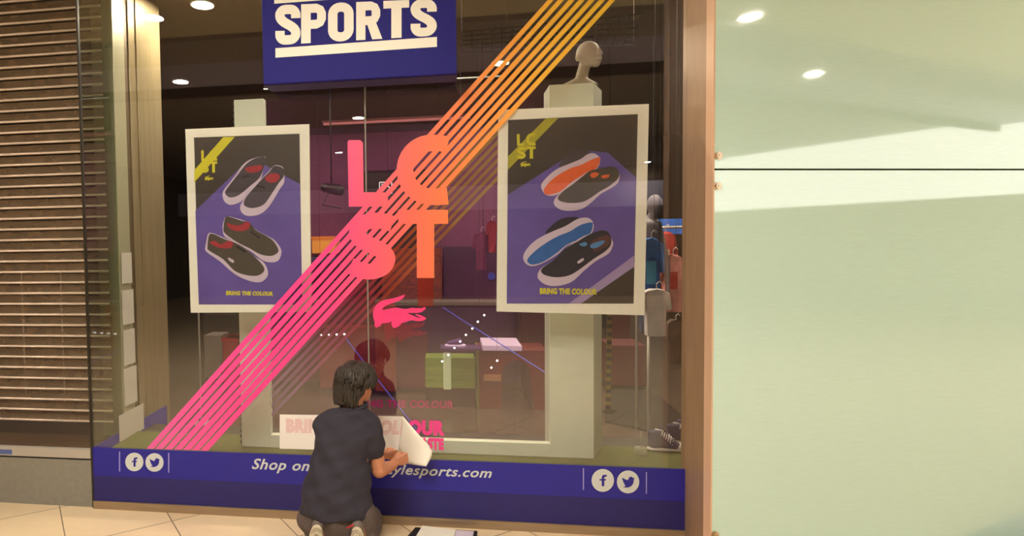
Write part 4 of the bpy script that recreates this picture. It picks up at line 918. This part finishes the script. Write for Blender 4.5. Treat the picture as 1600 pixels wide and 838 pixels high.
# trousers
pt = bmesh.new()
hullof(pt, [(P(528, 792, -.49), (.195, .14, .06)), (P(530, 818, -.47), (.215, .15, .05))], 3)
for s, k, a in ((-1, kL, anL), (1, kR, anR)):
    hullof(pt, [((pel.x+s*.105, -.50, .27), (.105, .11, .10)), ((k.x, k.y, k.z+.01), (.078, .07, .075))], 3)
    hullof(pt, [(k, (.08, .07, .065)), ((a.x+s*.02, -.53, .15), (.075, .04, .065))], 3)
    hullof(pt, [((pel.x+s*.12, -.50, .24), (.10, .10, .09)), ((pel.x+s*.11, -.42, .12), (.09, .12, .06))], 3)
fuse('trousers', pt, M_pant, .0085, 5, man, lambda c, n: n*(.005*math.sin(40*c.z+25*c.x)+.003*math.sin(60*c.x+20*c.y)))
# red tag at the waist
q = P(546, 824, -.66); bm = bmesh.new(); 
for dx, dz, l in ((0, 0, .03), (.012, .008, .02)): tube(bm, [q+V((dx-.015, 0, dz-.006)), q+V((dx+.01, .0, dz+.006))], .004, 6)
link('red_tag', bm, mat('tag_red', (190, 36, 40), .6), man, True)
# shoes, soles upright towards the viewer
for i, x in enumerate(sx):
    sh1 = thing('shoe', None, None, (x, -.64, 0)); sh1.parent = man; sh1.matrix_parent_inverse = Matrix.Translation(man.location).inverted()
    del_ = [k for k in sh1.keys()]; [sh1.pop(k) for k in del_]
    tl = (-.02, .015)[i]
    bm = bmesh.new(); hullof(bm, [((x, -.615, .262), (.032, .03, .03)), ((x+tl, -.60, .10), (.038, .035, .05)), ((x+tl, -.58, .045), (.04, .045, .04))], 3); link('shoe_upper', bm, M_shoe_u, sh1, True)
    zt = P(497, 822, -.655).z
    out = []
    for k in range(40):
        a = 2*math.pi*k/40; ca, sa = math.cos(a), math.sin(a); z = .145+(.145+ (zt-.29))*sa; wd_ = .041 if sa > 0 else .045
        if -.2 < sa < .5: wd_ *= .93
        out.append((x+tl*(1-(z-.02)/.27)+wd_*math.copysign(abs(ca)**.75, ca), z))
    bm = bmesh.new(); f = [bm.verts.new((a, -.655, max(b, .004))) for a, b in out]; g = [bm.verts.new((a, -.632, max(b, .004))) for a, b in out]
    bm.faces.new(f); bm.faces.new(g[::-1])
    for k in range(40): bm.faces.new((f[k], g[k], g[(k+1) % 40], f[(k+1) % 40]))
    link('shoe_sole', bm, M_shoe_s, sh1, bevel=.004)
    bm = bmesh.new(); c = zt-.042
    for dx, r_ in ((0, .028), (0, .018)): 
        for k in range(10): a0, a1 = math.pi*k/10, math.pi*(k+1)/10; tube(bm, [(x+dx+r_*math.cos(a0), -.6565, c+r_*math.sin(a0)), (x+dx+r_*math.cos(a1), -.6565, c+r_*math.sin(a1))], .0013, 4)
    tube(bm, [(x-.03, -.6565, c-.025), (x, -.6565, c-.002), (x+.03, -.6565, c-.025)], .0016, 4); tube(bm, [(x, -.6565, c), (x, -.6565, c-.06)], .0014, 4)
    link('tread', bm, M_tread, sh1)
# hair: cap plus overlapping locks
hb = bmesh.new()
def onscalp(u, v, r=1.0):                        # u around (0 = face), v from crown down
    return hp(.096*r*math.sin(u)*math.sin(v), (.108*math.cos(u)*math.sin(v)-.006)*r, (.100*math.cos(v)+.03)*r)
hullof(hb, [(hp(0, -.012, .035), (.088, .104, .09)), (hp(0, -.042, -.045), (.080, .066, .035))], 3)
hullof(hb, [(hp(0, -.042, -.045), (.080, .066, .035)), (hp(-.012, -.055, -.085), (.068, .052, .03))], 3)
cap = fuse('hair_cap', hb, M_hair, .007, 3, None)
# keep the face clear: drop the cap where the face is
me = cap.data; b2 = bmesh.new(); b2.from_mesh(me); Ri = Rh.inverted()
kill = []
for v in b2.verts:
    l = Ri @ (v.co-Hc)
    if l.y > .045 and l.z < .062: kill.append(v)
    elif l.y > .01 and l.z < -.0: kill.append(v)
bmesh.ops.delete(b2, geom=kill, context='VERTS')
for _ in range(420):
    u = random.uniform(.0, 2*math.pi); v0 = random.uniform(.05, 1.35)
    back = abs(((u+math.pi) % (2*math.pi))-math.pi)    # 0 at the face, pi at the nape
    vend = min(v0+random.uniform(.5, .9), .95+1.35*min(1, back/2.1)+random.uniform(0, .15))
    if vend <= v0+.15: continue
    du = random.uniform(-.28, .28); pts = []; n = 6
    for i in range(n):
        t_ = i/(n-1); pts.append(onscalp(u+du*t_, v0+(vend-v0)*t_, 1.0+.05*math.sin(math.pi*t_)+random.uniform(0, .02)+.04*t_*t_))
    r_ = random.uniform(.007, .012); tube(b2, pts, [r_*.5, r_, r_, r_*.9, r_*.6, .0012], 6)
for _ in range(260):                             # locks over the nape
    u = random.uniform(-1.25, 1.25); sx_ = .088*math.sin(u); yy = -.02-.092*math.cos(u*.9); z0 = random.uniform(-.03, .09); ln = random.uniform(.07, .12); z1 = max(z0-ln, -.108+.02*math.cos(3*u)); pts = []
    if z0-z1 < .03: continue
    sw = random.uniform(-.02, .02)
    for i in range(6):
        t_ = i/5; z = z0+(z1-z0)*t_; kk = 1-.18*max(0, (-z)/.1); out_ = 1.04+.05*math.sin(math.pi*t_)+.05*t_*t_
        pts.append(hp(sx_*kk*out_+sw*t_, yy*kk*out_, z))
    r_ = random.uniform(.007, .011); tube(b2, pts, [r_*.5, r_, r_, r_*.9, r_*.6, .0012], 6)
b2.to_mesh(me); b2.free(); cap.name = 'hair'; cap.parent = man; cap.matrix_parent_inverse = Matrix.Translation(man.location).inverted()
for p in me.polygons: p.use_smooth = True

# ================================================================== PAPER on the window, clipboard on the floor
M_pap = film('translucent_paper', (248, 242, 236), .975); M_papw = mat('white_paper', (245, 238, 224), .6)
t = thing('backing_paper', 'long white sheet of backing paper held against the glass, its right end peeled back', 'paper', P(560, 680, -.01))
poly('sheet', [(437, 648), (629, 651), (622, 706), (437, 701.5)], -.0045, .0012, M_pap, t)
text('show_through_lettering', 'BRING THE COL', [(447, 654), (628, 657), (624, 680), (447, 677)], -.0052, film('pale_pink', (250, 170, 185), .28), t, bold=.07)
bm = bmesh.new(); nu, nv = 10, 10; grid_ = []
left = [(629, 651), (625.5, 680), (622, 706)]; 
Lc = catmull([(629, 651), (626.5, 675), (624, 700), (634, 725)], 4); Rc = catmull([(629.5, 651), (652, 677), (675, 705), (666, 729)], 4)
for j in range(len(Lc)):
    row = []
    for i in range(nu+1):
        u = i/nu; v_ = j/(len(Lc)-1); x = Lc[j][0]*(1-u)+Rc[j][0]*u; y = Lc[j][1]*(1-u)+Rc[j][1]*u
        row.append(bm.verts.new(P(x, y, -.006-.14*math.sin(u*1.7)*v_**.8-.02*v_)))
    grid_.append(row)
for a, b in zip(grid_, grid_[1:]):
    for i in range(nu): bm.faces.new((a[i], a[i+1], b[i+1], b[i]))
bmesh.ops.remove_doubles(bm, verts=bm.verts, dist=.0004)
o = link('peeled_flap', bm, M_papw, t, True); s_ = o.modifiers.new('thick', 'SOLIDIFY'); s_.thickness = .0012
def flr(px, py, z): return PZ(px, py, z)
def slab(name, px, z0, z1, m, parent):
    bm = bmesh.new(); f = [bm.verts.new((q.x, q.y, z1)) for q in [PZ(x, y, z1) for x, y in px]]; g = [bm.verts.new((v.co.x, v.co.y, z0)) for v in f]; bm.faces.new(f); bm.faces.new(g[::-1])
    for k in range(len(f)): bm.faces.new((f[k], g[k], g[(k+1) % len(f)], f[(k+1) % len(f)]))
    return link(name, bm, m, parent, bevel=.001)
q = PZ(690, 838, 0); t = thing('document_folder', 'open black document folder lying on the tiles beside the man', 'folder', (q.x, q.y, 0))
slab('cover', [(649, 824), (746, 830), (744, 842), (735, 870), (625, 858), (637, 838)], .001, .012, M_black, t)
sp = slab('ring_spine', [(741, 829.5), (746, 830), (743, 842), (738, 842)], .012, .02, M_black, t)
o = slab('loose_papers', [(660, 821.5), (712, 828), (704, 862), (632, 856), (650, 838)], .0125, .02, M_papw, None); tag(o, 'sheaf of white papers lying on the left of the black folder', 'paper')
o = slab('printed_sheet', [(712.5, 828.6), (742, 830.5), (733, 866), (706, 862)], .0125, .016, mat('lilac_paper', (222, 208, 226), .6), None); tag(o, 'pale lilac printed sheet on the right of the black folder', 'paper')
